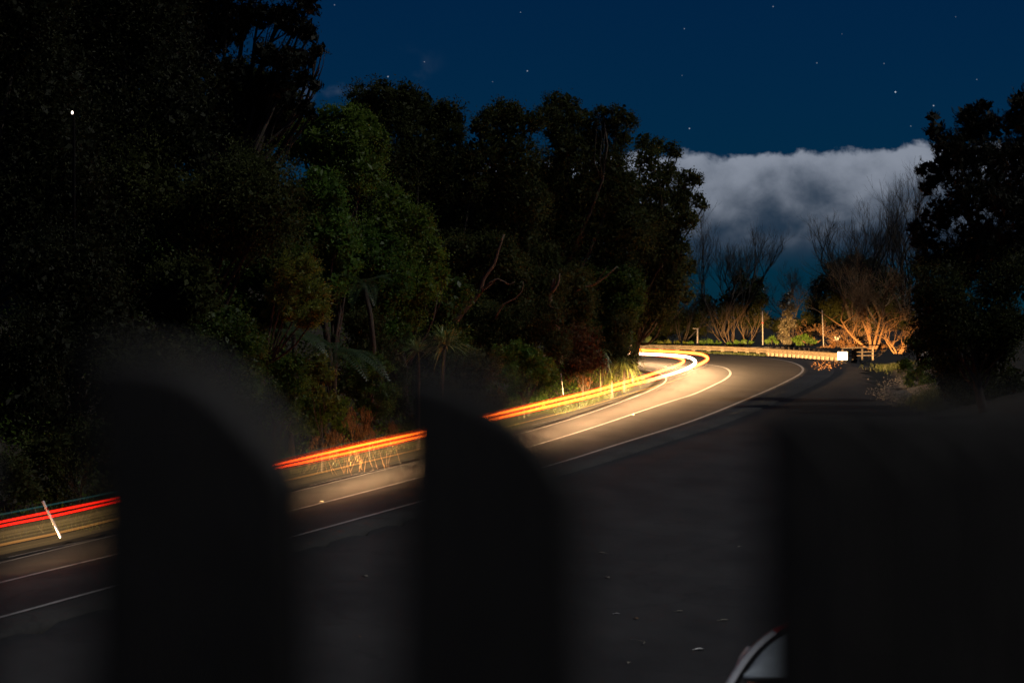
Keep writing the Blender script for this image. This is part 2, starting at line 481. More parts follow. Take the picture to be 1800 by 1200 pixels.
# terrain: one sheet to the horizon, lowered under the sealed surfaces
def terrain():
    xs = np.r_[np.array([-6000, -2500, -900, -400, -200, -120, -80, -60]), np.arange(-50, 60.1, 1.0), np.array([75, 110, 180, 400, 900, 2500, 6000])]
    ys = np.r_[np.array([-3000, -800, -200, -60, -20]), np.arange(-6, 40, 2.0), np.arange(40, 235, 1.0), np.array([250, 280, 340, 450, 700, 1200, 2500, 6000, 12000])]
    XX, YY = np.meshgrid(xs, ys)
    P = np.stack([XX.ravel(), YY.ravel()], 1)
    z, left, over, k = ground_z(P)
    z += rng.normal(0, 0.03, len(z))
    seal = ((left & (over < 2.2)) | (~left & (over < 45) & (P[:, 0] < 34))) & (P[:, 1] > -30) & (P[:, 1] < 214)
    z = z - np.where(seal, 0.22, 0.0)
    z = np.where(P[:, 1] > 300, np.maximum(z, -6), z)
    V = np.column_stack([P, z])
    nx = len(xs)
    i, j = np.meshgrid(np.arange(nx - 1), np.arange(len(ys) - 1))
    a = (j * nx + i).ravel()
    o = new_obj('ground', mesh_np('ground', V, np.stack([a, a + 1, a + nx + 1, a + nx], 1), M['soil'], True))
    tag(o, kind='structure')
terrain()

def park_mask(P, left, over):
    X, Y = P[:, 0], P[:, 1]
    right = np.interp(Y, [0, 60, 110, 125, 140, 165, 178, 188], [15, 17, 20.2, 20.6, 21.5, 24.5, 27.5, 29])
    ok = (~left) & (over > 0.6) & (X < right) & (X > -34) & (Y < 187)
    ok &= ~((Y > 150) & (over > 13))
    return ok
park = grid_sheet('car_park', np.arange(-34, 34, 0.8), np.arange(-4, 188, 0.8), M['park'], 0.0, park_mask)
tag(park, kind='structure')

# verge on the inner side of the road
def verge_mask(P, left, over):
    return left & (over > 0.2) & (over < 6) & (P[:, 1] < 178)
verge = grid_sheet('verge', np.arange(-34, 14, 0.6), np.arange(30, 180, 0.6), M['soil'], -0.05, verge_mask)
tag(verge, kind='structure')

# sealed carriageway: rows across the road, slightly cambered on the banking
def ribbon(name, rows, mat, parent=None, smooth=True):
    rows = [np.asarray(r) for r in rows]
    n = len(rows[0]); m = len(rows)
    V = np.concatenate(rows)
    fc = []
    for r in range(m - 1):
        a = r * n + np.arange(n - 1)
        fc.append(np.stack([a, a + 1, a + n + 1, a + n], 1))
    return new_obj(name, mesh_np(name, V, np.concatenate(fc), mat, smooth), parent)

def unit(v):
    return v / np.maximum(np.linalg.norm(v, axis=1), 1e-9)[:, None]
uI = unit(RI - LC); uO = unit(RO - LC)
up = np.array([0, 0, 1.0])
LIFT = 0.05
EI = RI + uI * RSH_I; EO = RO + uO * RSH_O * np.interp(LC[:, 1], [60, 150, 175], [0.55, 1.0, 1.1])[:, None]
EO[:, 2] = RO[:, 2]
rows = [EO - up * 0.25, EO, RO, (RO + LC) / 2, LC, (RI + LC) / 2, RI, EI, EI - up * 0.25]
road = ribbon('road', [r + up * LIFT for r in rows], M['road'])
tag(road, kind='structure')

def paint_line(name, P, w, lift, a=0, b=None, parent=road):
    P = P[a:b]
    T = np.gradient(P, axis=0); T[:, 2] = 0; T = unit(T)
    nrm = np.column_stack([-T[:, 1], T[:, 0], np.zeros(len(T))])
    # cross slope follows the carriageway
    k = nearest(P, LC)
    left = ((P - LC[k]) * nrm).sum(1) >= 0
    sl = np.where(left, (OFI[k] - OFC[k]) / WI[k], (OFC[k] - OFO[k]) / WO[k])
    A = P + nrm * w / 2; B = P - nrm * w / 2
    A[:, 2] += sl * w / 2; B[:, 2] -= sl * w / 2
    return ribbon(name, [B + up * (LIFT + lift), A + up * (LIFT + lift)], M['paint'], parent)
paint_line('edge_line', smooth_path(RI, 4), 0.11, 0.012)
paint_line('edge_line', smooth_path(RO, 4), 0.16, 0.012)
paint_line('centre_line', LC, 0.16, 0.012)
# car light streaks beside the inner edge line, painted on as thin lines
def streak_line(pts):
    P = resample(catmull([plane_pt(*p) for p in pts], 0.5), 0.5)
    paint_line('streak_line', P, 0.07, 0.008)
streak_line([(15,983,-.26),(110,962,-.26),(195,946,-.26)])
streak_line([(545,856,-.24),(640,833,-.24),(716,816.5,-.24)])
streak_line([(935,748.5,-.15),(985,738,-.15),(1030,729.5,-.15)])
streak_line([(1070,710,-.1),(1100,703,-.1),(1130,693,-.08)])

# raised pavement markers on the centre line
for px, py in ((567, 885), (862, 806), (1113, 731)):
    p = plane_pt(px, py, 0)
    mb = MB().box((p[0], p[1], p[2] + LIFT + 0.025), (0.13, 0.10, 0.03), Matrix.Rotation(-0.3, 3, 'Z'))
    o = mb.build('road_stud', M['post'])
    tag(o, {567: 'small pale raised road stud on the centre line left of the tall dark picket gap', 862: 'small raised road stud on the centre line behind the middle picket',
            1113: 'small raised road stud on the bright centre line before the bend'}[px], 'road stud', 'raised studs along the centre line')

# ------------------------------------------------------------------ light trails of a car going away round the bend
def mat_trail(name, stops, gain, sample=True):
    """light only: adds to what stands behind it; colour runs along the trail (t = 0 near, 1 far)"""
    m = bpy.data.materials.new(name); m.use_nodes = True
    nt = m.node_tree; N, L = nt.nodes, nt.links
    N.clear()
    a = N.new('ShaderNodeAttribute'); a.attribute_name = 't'
    cr = N.new('ShaderNodeValToRGB')
    els = cr.color_ramp.elements
    while len(els) < len(stops): els.new(0.5)
    for e, (p, c) in zip(els, stops): e.position = p; e.color = (*c, 1)
    L.new(a.outputs['Fac'], cr.inputs[0])
    g = N.new('ShaderNodeValToRGB')
    els = g.color_ramp.elements
    while len(els) < len(gain): els.new(0.5)
    for e, (p, v) in zip(els, gain): e.position = p; e.color = (v / 10, v / 10, v / 10, 1)
    L.new(a.outputs['Fac'], g.inputs[0])
    k = N.new('ShaderNodeMath'); k.operation = 'MULTIPLY'; k.inputs[1].default_value = 10.0; L.new(g.outputs[0], k.inputs[0])
    em = N.new('ShaderNodeEmission'); L.new(cr.outputs[0], em.inputs[0]); L.new(k.outputs[0], em.inputs[1])
    tr = N.new('ShaderNodeBsdfTransparent')
    ad = N.new('ShaderNodeAddShader'); L.new(em.outputs[0], ad.inputs[0]); L.new(tr.outputs[0], ad.inputs[1])
    o = N.new('ShaderNodeOutputMaterial'); L.new(ad.outputs[0], o.inputs[0])
    m.cycles.emission_sampling = 'FRONT' if sample else 'NONE'
    return m

def trail_path(px, hs):
    """px: list of (x, y, light height over the road plane)"""
    P = np.array([plane_pt(*p) for p in px])
    return resample(smooth_path(catmull(P, 0.4), 8), 0.35)

def tube_mesh(name, P, r, mat, parent, n=8, rscale=None):
    keep = np.zeros(len(P), bool); keep[::5] = True; keep[-1] = True; keep |= (P[:, 1] > 140) & (np.arange(len(P)) % 2 == 0)
    rscale = None if rscale is None else rscale[keep]
    P = P[keep]
    T = np.gradient(P, axis=0); T = unit(T)
    a = unit(np.cross(T, up)); b = np.cross(a, T)
    ang = np.arange(n) / n * 2 * np.pi
    rr = np.full(len(P), r) if rscale is None else r * rscale
    V = (P[:, None] + rr[:, None, None] * (np.cos(ang)[None, :, None] * a[:, None] + np.sin(ang)[None, :, None] * b[:, None])).reshape(-1, 3)
    m = len(P)
    i, k = np.meshgrid(np.arange(m - 1), np.arange(n), indexing='ij')
    fc = np.stack([i * n + k, i * n + (k + 1) % n, (i + 1) * n + (k + 1) % n, (i + 1) * n + k], 2).reshape(-1, 4)
    d = np.r_[0, np.cumsum(np.linalg.norm(np.diff(P, axis=0), axis=1))]
    tt = np.maximum.accumulate(np.clip((P[:, 1] - 40) / 150.0, 0, 1))
    Yt = np.repeat(tt, n)
    me = mesh_np(name, V, fc, mat, True, {'t': Yt})
    return new_obj(name, me, parent)

TL = [(-420,1013,1.08),(0,917,1.08),(112,894.5,1.08),(198,876.5,1.08),(486,816,1.08),(560,799,1.08),(640,781,1.08),(734,761,1.08),(875,727,1.08),(960,707,1.08),(1040,688,1.08),(1100,671,1.06),(1133,661.5,1.05),(1167,650.5,1.0),(1193,641,.98),(1202,635,.95),(1198,630.5,.92),(1180,626,.9),(1153,623,.86),(1120,621,.82),(1060,618,.8)]
TR = [(-420,1022,1.15),(0,924,1.15),(93,907,1.15),(191,884.5,1.15),(502,819,1.15),(600,798,1.15),(730,769,1.15),(882,733,1.13),(960,715,1.12),(1040,696,1.1),(1100,679,1.08),(1153,665,1.06),(1193,653,1.05),(1217,645,1.04),(1233,638.5,1.02),(1244,630.5,1.0),(1239,625,.98),(1227,621.5,.97),(1193,618.5,.95),(1153,616.5,.92),(1116,615,.9),(1060,613.5,.88)]
TCn = [(1090,681,.98),(1120,674,.97),(1153,665,.96),(1193,653,.95),(1212,645,.94),(1222,638,.92),(1219,631.5,.9),(1204,626.5,.88),(1167,623.5,.85),(1120,621.5,.82),(1060,619,.8)]
PL, PR, PC = trail_path(TL, 1), trail_path(TR, 1), trail_path(TCn, 1)
tb = PL[0].copy(); tb[2] -= 1.0
trail = empty('light_trail', tb, 'red to white hot tail light streaks sweeping along the road and round the bend', 'light trail')
red_stops = [(0.0, (1, .010, .005)), (.15, (1, .011, .004)), (.21, (1, .065, .005)), (.30, (1, .16, .010)), (.43, (1, .16, .011)), (.57, (1, .16, .014)), (.70, (1, .25, .035)), (.84, (1, .30, .05)), (1, (1, .18, .012))]
gain_core = [(0, 1.1), (.15, 1.2), (.21, 2.4), (.30, 3.4), (.43, 4.2), (.57, 4.0), (.70, 3.0), (.84, 2.8), (1, 2.2)]
gain_halo = [(0, .12), (.18, .16), (.28, .6), (.57, .7), (.84, .8), (1, .6)]
m_core = mat_trail('tail_light_core', red_stops, gain_core)
m_halo = mat_trail('tail_light_halo', [(0, (1, .01, .005)), (.6, (1, .03, .002)), (1, (1, .08, .005))], gain_halo, False)
m_white = mat_trail('white_hot', [(0, (1, .5, .15)), (.4, (1, .72, .45)), (1, (1, .7, .4))], [(0, 0), (.60, 0), (.68, 1.2), (.76, 4), (.86, 4), (1, 2.5)])
m_amber = mat_trail('amber_line', [(0, (1, .42, .10)), (.6, (1, .45, .09)), (1, (1, .5, .15))], [(0, .14), (.28, .26), (.5, .34), (.62, .34), (.72, .0), (1, 0)], False)
m_faint = mat_trail('faint_glow', [(0, (1, .6, .22)), (.6, (1, .55, .16)), (1, (1, .5, .15))], [(0, .030), (.28, .06), (.5, .05), (.62, .03), (.72, .0), (1, 0)], False)
def rs(P): return np.interp(P[:, 1], [56, 86, 105, 150, 190], [0.022, 0.038, 0.050, 0.075, 0.075])
for P, w in ((PL, 1.0), (PR, 1.05)):
    tube_mesh('tail_light_streak', P, w, m_core, trail, 8, rs(P))
    tube_mesh('streak_fringe', P, 1.7 * w, m_halo, trail, 8, rs(P))
tube_mesh('white_streak', PC, 0.10, m_white, trail, 8)
for k, (dz, r, mt) in enumerate(((-.42, .028, m_amber), (-.52, .05, m_faint), (-.60, .04, m_faint), (-.36, .05, m_faint), (-.28, .06, m_faint), (-.20, .07, m_faint), (-.13, .08, m_faint))):
    Q = PR.copy(); Q[:, 2] += dz
    tube_mesh('bumper_glint_streak', Q, r, mt, trail, 6)

m_thin = mat_trail('thin_red', [(0, (1, .02, .006)), (.3, (1, .06, .005)), (1, (1, .2, .03))], [(0, 0), (.17, 0), (.28, .7), (.62, 1.0), (1, .6)], False)
m_teal = mat_trail('roof_glint', [(0, (.1, .6, .6)), (1, (.3, .5, .5))], [(0, .035), (.2, .03), (.3, 0), (1, 0)], False)
for P in (PL, PR):
    for dz, r in ((.075, .009), (-.085, .011), (.12, .006)):
        Q = P.copy(); Q[:, 2] += dz
        tube_mesh('thin_streak', Q, r, m_thin, trail, 5)
Q = PL.copy(); Q[:, 2] += .17
tube_mesh('roof_glint_streak', Q, .02, m_teal, trail, 5)

# the same car's head lamps, shining down the lane ahead of it as it went
lane = (RI + LC) / 2
d_lane = np.r_[0, np.cumsum(np.linalg.norm(np.diff(lane, axis=0), axis=1))]
def lane_at(s):
    return np.array([np.interp(s, d_lane, lane[:, k]) for k in range(3)])
S_APEX = d_lane[int(np.argmax(lane[:, 0]))]
def head_lamp(s_, look, drop, size, squash, power, tone=(1.0, 0.60, 0.28)):
    p = lane_at(s_); q = lane_at(s_ + look)
    dirv = Vector(q - p); dirv.z = dirv.z * 1.0
    dirv = dirv.normalized(); dirv.z -= drop
    ld = bpy.data.lights.new('head_lamp', 'SPOT')
    ld.spot_size = math.radians(size); ld.spot_blend = 1.0
    ld.shadow_soft_size = 0.25
    ld.color = tone
    ld.energy = power
    lo = bpy.data.objects.new('head_lamp', ld); col.objects.link(lo)
    lo.parent = trail
    lo.location = Vector(p + up * 0.72) - trail.location
    lo.rotation_euler = dirv.to_track_quat('-Z', 'Y').to_euler()
    lo.scale = (1.0, squash, 1.0)
LOW = 0.85; MAIN = 0.8
s = 6.0
while s < S_APEX + 13:                       # dipped beams on the lane
    Yp = lane_at(s)[1]
    head_lamp(s, 4.0, 0.10, 62, 0.21, LOW * float(np.interp(Yp, [50, 62, 72, 84, 100, 120, 150, 165, 190], [3e3, 6e3, 2.2e4, 4.8e4, 4.6e4, 5.0e4, 7.5e4, 8.0e4, 3e4])))
    s += 2.5
for Yq, pw in ((94, 4.5e5), (99, 6e5), (104, 6.5e5), (109, 6e5), (114, 4e5), (119, 2e5), (124, 1.2e5), (132, 6e4), (142, 4e4), (152, 3e4)):   # the upper part of the beams reaching the trees ahead
    s = float(d_lane[int(np.argmin(np.abs(lane[:int(len(lane) * .9), 1] - Yq)))])
    head_lamp(s, 4.0, 0.002, 22, 0.17, MAIN * pw, (1.0, 0.50, 0.17))
for Yq, pw in ((48, 4e3), (56, 5e3), (66, 8e3)):
    s = float(d_lane[int(np.argmin(np.abs(lane[:int(len(lane) * .9), 1] - Yq)))])
    head_lamp(s, 4.0, 0.0, 40, 0.25, MAIN * pw)

# ------------------------------------------------------------------ crash barrier on the outside of the bend
BAR = [(1060,617.4),(1115,618),(1180,619),(1240,620.5),(1290,622.3),(1340,625),(1400,629),(1440,632),(1474,634.3)]
PB = resample(smooth_path(catmull([plane_pt(x, y, 0) for x, y in BAR], 0.6), 4), 0.4)
bar = empty('crash_barrier', PB[-1], 'long low timber crash barrier with stubby posts round the outside of the bend', 'crash barrier')
T = unit(np.gradient(PB, axis=0)); NB = np.column_stack([-T[:, 1], T[:, 0], np.zeros(len(T))])
def beam(name, zc, h, th, inset, mat):
    A = PB + NB * inset
    rows_ = [A - NB * th / 2 + up * (zc - h / 2), A - NB * th / 2 + up * (zc + h / 2), A + NB * th / 2 + up * (zc + h / 2), A + NB * th / 2 + up * (zc - h / 2), A - NB * th / 2 + up * (zc - h / 2)]
    return ribbon(name, rows_, mat, bar, smooth=False)
HB = np.interp(np.arange(len(PB)), [0, len(PB)], [0.55, 0.68])
beam('rail', 0.51, 0.15, 0.08, 0.0, M['rail'])
beam('rail', 0.335, 0.15, 0.08, 0.012, M['rail'])
beam('top_cap', 0.60, 0.03, 0.14, 0.0, M['rail'])
d_b = np.r_[0, np.cumsum(np.linalg.norm(np.diff(PB, axis=0), axis=1))]
proto = None
sp = np.r_[np.arange(2, 18, 1.6), np.arange(18, d_b[-1], 0.72)]
for s_ in sp:
    p = np.array([np.interp(s_, d_b, PB[:, k]) for k in range(3)])
    if proto is None:
        proto = mesh_np('barrier_post', *(lambda mb: (mb.v, mb.f))(MB().box((0, 0, 0.24), (0.30, 0.16, 0.60))), M['post'])
    k = int(np.argmin(np.abs(d_b - s_)))
    o = new_obj('post', proto, bar)
    o.location = Vector(p) + Vector(NB[k]) * 0.13 - Vector(bar.location)
    o.rotation_euler = (0, 0, math.atan2(T[k][1], T[k][0]))

# white box-shaped end terminal
pe = plane_pt(1481, 634.5, 0)
end = MB()
end.box((pe[0], pe[1], pe[2] + 0.40), (0.80, 0.5, 0.66), Matrix.Rotation(-0.15, 3, 'Z'))
o = end.build('barrier_end', M['white'])
bv = o.modifiers.new('bevel', 'BEVEL'); bv.width = 0.05; bv.segments = 3
o.location = (0, 0, 0)
tag(o, 'bright white box shaped end terminal where the crash barrier stops', 'barrier end')
b2 = MB().box((pe[0], pe[1] + 0.3, pe[2] + 0.2), (0.12, 0.12, 0.6)).build('post', M['post'], o)

# dark rail fence and end post beyond the white box
g0 = plane_pt(1492, 634, 0) + np.array([0, 4, 0]); g1 = plane_pt(1534, 631, 0)
gate = empty('rail_fence', g1, 'short dark rail fence with a pale end post right of the white barrier end', 'fence')
for f_ in (0.02, .35, .66):
    p = g0 + (g1 - g0) * f_
    MB().box((p[0], p[1], p[2] + 0.38), (0.12, 0.12, 0.9)).build('post', M['dark_timber'], gate)
p = g1
MB().box((p[0], p[1], p[2] + 0.45), (0.13, 0.13, 1.10)).build('end_post', M['rail'], gate)
for hh in (0.30, 0.58, 0.93):
    a, b_ = g0 + up * hh, g1 + up * hh
    mb = MB(); mb.tube([a + np.array([0, -.1, 0]), b_ + np.array([0, -.1, 0])], 0.05, 6); mb.build('rail', M['dark_timber'], gate)

# second barrier, lower and darker, behind the first
PB2 = resample(catmull([W(x, y, Y) for x, y, Y in ((1290, 611.5, 216), (1330, 609.5, 216), (1390, 609.8, 214), (1430, 613, 211), (1462, 617, 208))], 0.6), 0.6)
bar2 = empty('far_barrier', PB2[0] - up * 0.6, 'thin dark guard rail standing behind the timber crash barrier', 'guard rail')
T2 = unit(np.gradient(PB2, axis=0)); N2 = np.column_stack([-T2[:, 1], T2[:, 0], np.zeros(len(T2))])
A = PB2
ribbon('rail', [A - N2 * .04 - up * .28, A - N2 * .05 - up * .14, A - N2 * .02 - up * .10, A - N2 * .05, A + N2 * .03 + up * .02, A + N2 * .03 - up * .28], M['steel'], bar2, False)
for k in range(2, len(PB2), 5):
    p = PB2[k]
    MB().box((p[0], p[1] + .08, p[2] - 0.45), (0.12, 0.12, 0.9)).build('post', M['dark_timber'], bar2)

# ------------------------------------------------------------------ posts along the road
def pole(name, label, cat, top_px, bot_px, Y, w, mat, band=None, group=None, cap=None):
    a = W(*bot_px, Y); b = W(*top_px, Y)
    e = empty(name, a, label, cat, group)
    mb = MB(); mb.tube([a - up * .15, (a + b) / 2, b], [w, w * .98, w * .9], 8); mb.build('shaft', mat, e, True)
    if band:
        p = a + (b - a) * band; MB().box(p, (w * 2.8, w * 2.8, w * 1.4)).build('band', M['red'], e)
    if cap:
        MB().box((b[0] - .16, b[1], b[2] - .02), (0.5, 0.05, 0.09)).build('sign_arm', mat, e)
    return e
pole('marker_pole', 'tall slim pale pole behind the barrier with a collar halfway up', 'pole', (1340, 547), (1341, 607), 207, 0.055, M['pale_grey'], 0.66)
pole('marker_pole', 'tall slim pale pole just left of the white barrier end', 'pole', (1445, 545), (1448, 610), 203, 0.045, M['pale_grey'])
pole('short_post', 'short pale post with a small arm at its top beyond the barrier', 'post', (1226, 577), (1226, 606), 212, 0.075, M['pale_grey'], None, None, True)

def edge_post(label, top_px, bot_px, Y, w):
    a = W(*bot_px, Y); b = W(*top_px, Y)
    e = empty('edge_marker_post', a, label, 'marker post', 'flat white marker posts on the left verge')
    v = Vector(b - a); q = v.to_track_quat('Z', 'Y').to_matrix()
    def sec(f0, f1, name, mat, s=1.0):
        mb = MB(); c = Vector(a) + v * ((f0 + f1) / 2)
        mb.box(c, (w * s, 0.04 * s, v.length * (f1 - f0)), q); return mb.build(name, mat, e)
    body = sec(-.1, 1, 'post', M['white'])
    sec(.72, .80, 'reflector', M['red'], 1.06)
    return e
edge_post('leaning white marker post in front of the red streaks at the left edge', (75, 880), (104, 939), 57.5, 0.11)
edge_post('small weathered white marker post on the verge under the dark trees', (986, 656), (990, 690), 128, 0.12)

# ------------------------------------------------------------------ picket fence of the deck the camera stands on
deck_z = 5.25
dk = MB()
deck = empty('deck', (0, 0, deck_z))
tag(deck, kind='structure')
bm_ = mesh_np('deck_board', *(lambda mb: (mb.v, mb.f))(MB().box((0, 0, -0.016), (6.0, 0.14, 0.032))), M['deck'])
for k in range(26):
    o = new_obj('deck_board', bm_, deck); o.location = (0.4, -2.05 + k * 0.148, 0)
for x_ in (-2.4, 0.4, 3.2):
    for y_ in (-1.9, 1.55):
        zb = gz(x_, y_)
        MB().box((x_, y_, (deck_z - .04 + zb) / 2), (0.12, 0.12, deck_z - .04 - zb)).build('deck_post', M['deck'], deck)
fence = empty('picket_fence', (0, 1.36, deck_z), 'dark out of focus picket fence with slanted picket tops close to the camera', 'fence')
def picket(top, Y, th=0.07):
    """top: outline of the picket's rounded slanting head in photo px, left to right; straight sides below"""
    P = catmull([W(x, y, Y) for x, y in top], 0.008)
    n = len(P)
    v = [(P[0][0], Y, deck_z)] + [tuple(p) for p in P] + [(P[-1][0], Y, deck_z)]
    m = len(v)
    v = v + [(p[0], Y + th, p[2]) for p in v]
    f = [list(range(m))[::-1], list(range(m, 2 * m))] + [[k, (k + 1) % m, m + (k + 1) % m, m + k] for k in range(m)]
    me = mesh_np('picket', v, f, M['picket']); me.materials.append(M['lit_end_grain'])
    for q in me.polygons[3:n + 1]: q.material_index = 1
    o = new_obj('picket', me, fence)
    bv = o.modifiers.new('bevel', 'BEVEL'); bv.width = 0.004; bv.segments = 2; bv.limit_method = 'ANGLE'
    return o
picket([(-480,610),(-380,615),(-280,640),(-200,690),(-150,745),(-90,810),(-60,860)], 1.30)
picket([(152,612),(240,616),(335,640),(405,690),(455,742),(512,808),(538,862)], 1.30)
picket([(693,640),(745,640),(810,660),(870,690),(924,722),(972,770),(1016,832),(1032,868)], 1.30)
for (xa, xb, Y, ya, yb) in ((1346, 1520, 1.32, 690, 840), (1440, 1640, 1.37, 692, 825), (1530, 1725, 1.42, 694, 812), (1610, 1785, 1.47, 696, 806), (1690, 1850, 1.52, 698, 800), (1770, 1930, 1.57, 700, 800), (1850, 2020, 1.62, 700, 800)):
    w_ = xb - xa; h_ = yb - ya
    picket([(xa, ya), (xa + .25 * w_, ya + .05 * h_), (xa + .5 * w_, ya + .25 * h_), (xa + .75 * w_, ya + .58 * h_), (xb, yb)], Y, 0.05)
for zr in (5.5, 6.35):
    MB().box((0.1, 1.30 + 0.08 + 0.0, zr), (1.1, 0.04, 0.09)).build('rail', M['picket'], fence)

# ------------------------------------------------------------------ vegetation
def leaf_quads(C, length, width, upbias=0.0, direction=None, spread=1.0):
    """rhombic leaves at centres C; returns verts, faces"""
    n = len(C)
    u = rng.normal(size=(n, 3))
    if direction is not None:
        u = direction + spread * u
    u[:, 2] += upbias
    u = unit(u)
    w = unit(np.cross(u, rng.normal(size=(n, 3))))
    l = (length * rng.uniform(.65, 1.3, n))[:, None] / 2
    h = (width * rng.uniform(.7, 1.25, n))[:, None] / 2
    nrm = np.cross(u, w) * h * 0.35
    V = np.stack([C - u * l, C + w * h + nrm, C + u * l, C - w * h + nrm], 1).reshape(-1, 3)
    return V, np.arange(4 * n).reshape(n, 4)

def leaf_mesh(name, parts, mat):
    """parts: list of (V, Fc, tint per leaf)"""
    V = np.concatenate([p[0] for p in parts]); b = 0; fs = []; ts = []
    for v, f, t in parts:
        fs.append(f + b); b += len(v); ts.append(np.repeat(t, 4))
    return mesh_np(name, V, np.concatenate(fs), mat, False, {'tint': np.clip(np.concatenate(ts), 0, 1)})

def clump_leaves(c, r, n, leaf, aspect=0.45, nsub=None, squash=(1, 1, 1), shell=0.55, sig=0.24, upbias=0.0, tint=0.45, inner=0.12):
    """leaves gathered in small sprays over an ellipsoid"""
    nsub = nsub or int(max(10, 18 * r ** 1.2))
    d = unit(rng.normal(size=(nsub, 3)))
    rad = rng.uniform(shell, 1.05, nsub) ** 0.8
    sc = d * rad[:, None] * r * np.array(squash)
    st = rng.normal(0, 0.16, nsub)
    k = rng.integers(0, nsub, n)
    C = sc[k] + rng.normal(size=(n, 3)) * (r * sig * rng.uniform(.6, 1.2, nsub)[k])[:, None]
    if upbias > .7:
        nsub = int(max(26, 55 * r ** 1.2))
        d = unit(rng.normal(size=(nsub, 3))); rad = rng.uniform(.1, 1.0, nsub) ** .6
        sc = d * rad[:, None] * r; st = rng.normal(0, .16, nsub); k = rng.integers(0, nsub, n)
        q_ = rng.uniform(0, 1, n); pl = rng.uniform(.45, .9, nsub)[k]
        C = sc[k] + rng.normal(size=(n, 3)) * (r * .085 * (1.2 - q_))[:, None]
        C[:, 2] += q_ * r * pl - .25 * r
        C[:, :2] += d[k][:, :2] * (q_ * r * .5)[:, None]
    dirs = d[k]
    V, Fc = leaf_quads(C + c, leaf, leaf * aspect, upbias, dirs, 0.9)
    t = tint + st[k] + rng.normal(0, 0.16, n)
    out = [(V, Fc, t)]
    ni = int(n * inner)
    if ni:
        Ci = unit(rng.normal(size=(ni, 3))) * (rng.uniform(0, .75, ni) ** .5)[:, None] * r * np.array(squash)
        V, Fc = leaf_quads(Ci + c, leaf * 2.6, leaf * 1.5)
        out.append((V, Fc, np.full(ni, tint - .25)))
    return out

def limb(mb, a, b, r0, r1, wob=0.12, n=5, seg=6):
    a, b = np.asarray(a, float), np.asarray(b, float)
    L_ = np.linalg.norm(b - a)
    t = np.linspace(0, 1, seg)
    P = a + (b - a) * t[:, None]
    off = rng.normal(size=3) * wob * L_
    off2 = rng.normal(size=3) * wob * .5 * L_
    P += np.sin(t * np.pi)[:, None] * off * .5 + np.sin(t * 2 * np.pi)[:, None] * off2 * .4
    mb.tube(P, list(np.linspace(r0, r1, seg)), n)
    return P

def tree(name, label, Y, clumps, leafmat, leaf=0.15, dens=1.0, base_px=None, trunk=None, tr=0.22, cat='tree', bark='bark', aspect=0.45, group=None,
         squash=(1, 1, 1), upbias=0.0, tint=0.45, depth_j=1.0, limbs=True, shell=0.55, sig=0.24, inner=0.22):
    """clumps: (px, py, r px) seen at distance Y (or a 4th value: extra depth)"""
    cs = []
    for c in clumps:
        dz = c[3] if len(c) > 3 else rng.uniform(-1, 1) * depth_j * c[2] / F * Y * .8
        Yc = Y + dz
        cs.append((W(c[0], c[1], Yc), c[2] / F * Yc))
    P = np.array([c[0] for c in cs])
    bx = base_px if base_px is not None else (np.mean([c[0] for c in clumps]))
    X0 = (bx - 900) / F * Y
    b = np.array([X0, Y, gz(X0, Y)])
    e = empty(name, b, label, cat, group)
    top = P[P[:, 2].argsort()[-max(1, len(P) // 3):]].mean(0)
    mb = MB(); br = MB()
    tp = limb(mb, b - up * .3, b + (top - b) * .62, tr, tr * .45, .05, 8, 9)
    if limbs:
        for c, r in cs:
            h = np.clip((c[2] - b[2]) / max(top[2] - b[2], .5) - .3, .15, 1)
            st = tp[int(np.clip(h * 8, 2, 8))]
            q = limb(br, st, c, tr * .38, .02 + tr * .06, .14)
            for _ in range(4):
                dirv = unit(rng.normal(size=(1, 3)))[0]; dirv[2] = abs(dirv[2]) * .5
                limb(br, q[rng.integers(3, 6)], c + dirv * r * .85, tr * .11, .008, .15, 4, 4)
    mb.build('trunk', M[bark], e, True)
    if limbs: br.build('branches', M[bark], e, True)
    parts = []
    for c, r in cs:
        n = int(dens * 3.6 * (r * r * np.pi) / (leaf * leaf * aspect * .5) * .55)
        n = max(60, min(n, 16000))
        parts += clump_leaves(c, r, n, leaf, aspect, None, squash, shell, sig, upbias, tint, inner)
    new_obj('crown', leaf_mesh('crown', parts, M[leafmat]), e)
    return e

def blob(x0, x1, y0, y1, r0, r1, n, seed):
    """scatter clumps in a pixel box"""
    g = np.random.default_rng(seed)
    return [(g.uniform(x0, x1), g.uniform(y0, y1), g.uniform(r0, r1)) for _ in range(n)]

# --- left wood, from the left edge of the frame to the bend
tree('pine_tree', 'tall dark pine whose tiered ragged boughs reach into the blue sky', 104,
     [(470,-70,70),(400,-60,100),(535,-20,40),(540,12,26),(500,30,34),(455,25,36),(528,52,30),(543,62,20),(558,88,17),(505,105,38),(538,104,22),(470,95,32),
      (395,40,60),(340,-10,90),(330,90,80),(400,130,50),(535,140,24),(556,152,14),(490,150,36),(450,165,48),(505,182,22),(535,190,22),(548,203,12),(465,215,34),(400,215,60),
      (320,190,80),(280,60,90)], 'leaf_pine', 0.16, 0.5, 330, tr=.38, aspect=.26, squash=(1, 1, .75), upbias=.5, shell=.35, sig=.2, tint=.4)
tree('broadleaf_tree', 'very tall dark broadleaf tree filling the top left corner', 92,
     blob(40, 260, -60, 120, 70, 110, 10, 3) + blob(150, 330, 120, 320, 60, 90, 9, 4), 'leaf_black', 0.15, .42, 200, tr=.4)
tree('broadleaf_tree', 'dark leafy tree at the left edge around the small bright light', 84,
     blob(-120, 110, 0, 420, 70, 120, 14, 5) + [(170, 395, 70), (130, 330, 60), (60, 250, 70)], 'leaf_black', 0.14, .5, -20, tr=.36)
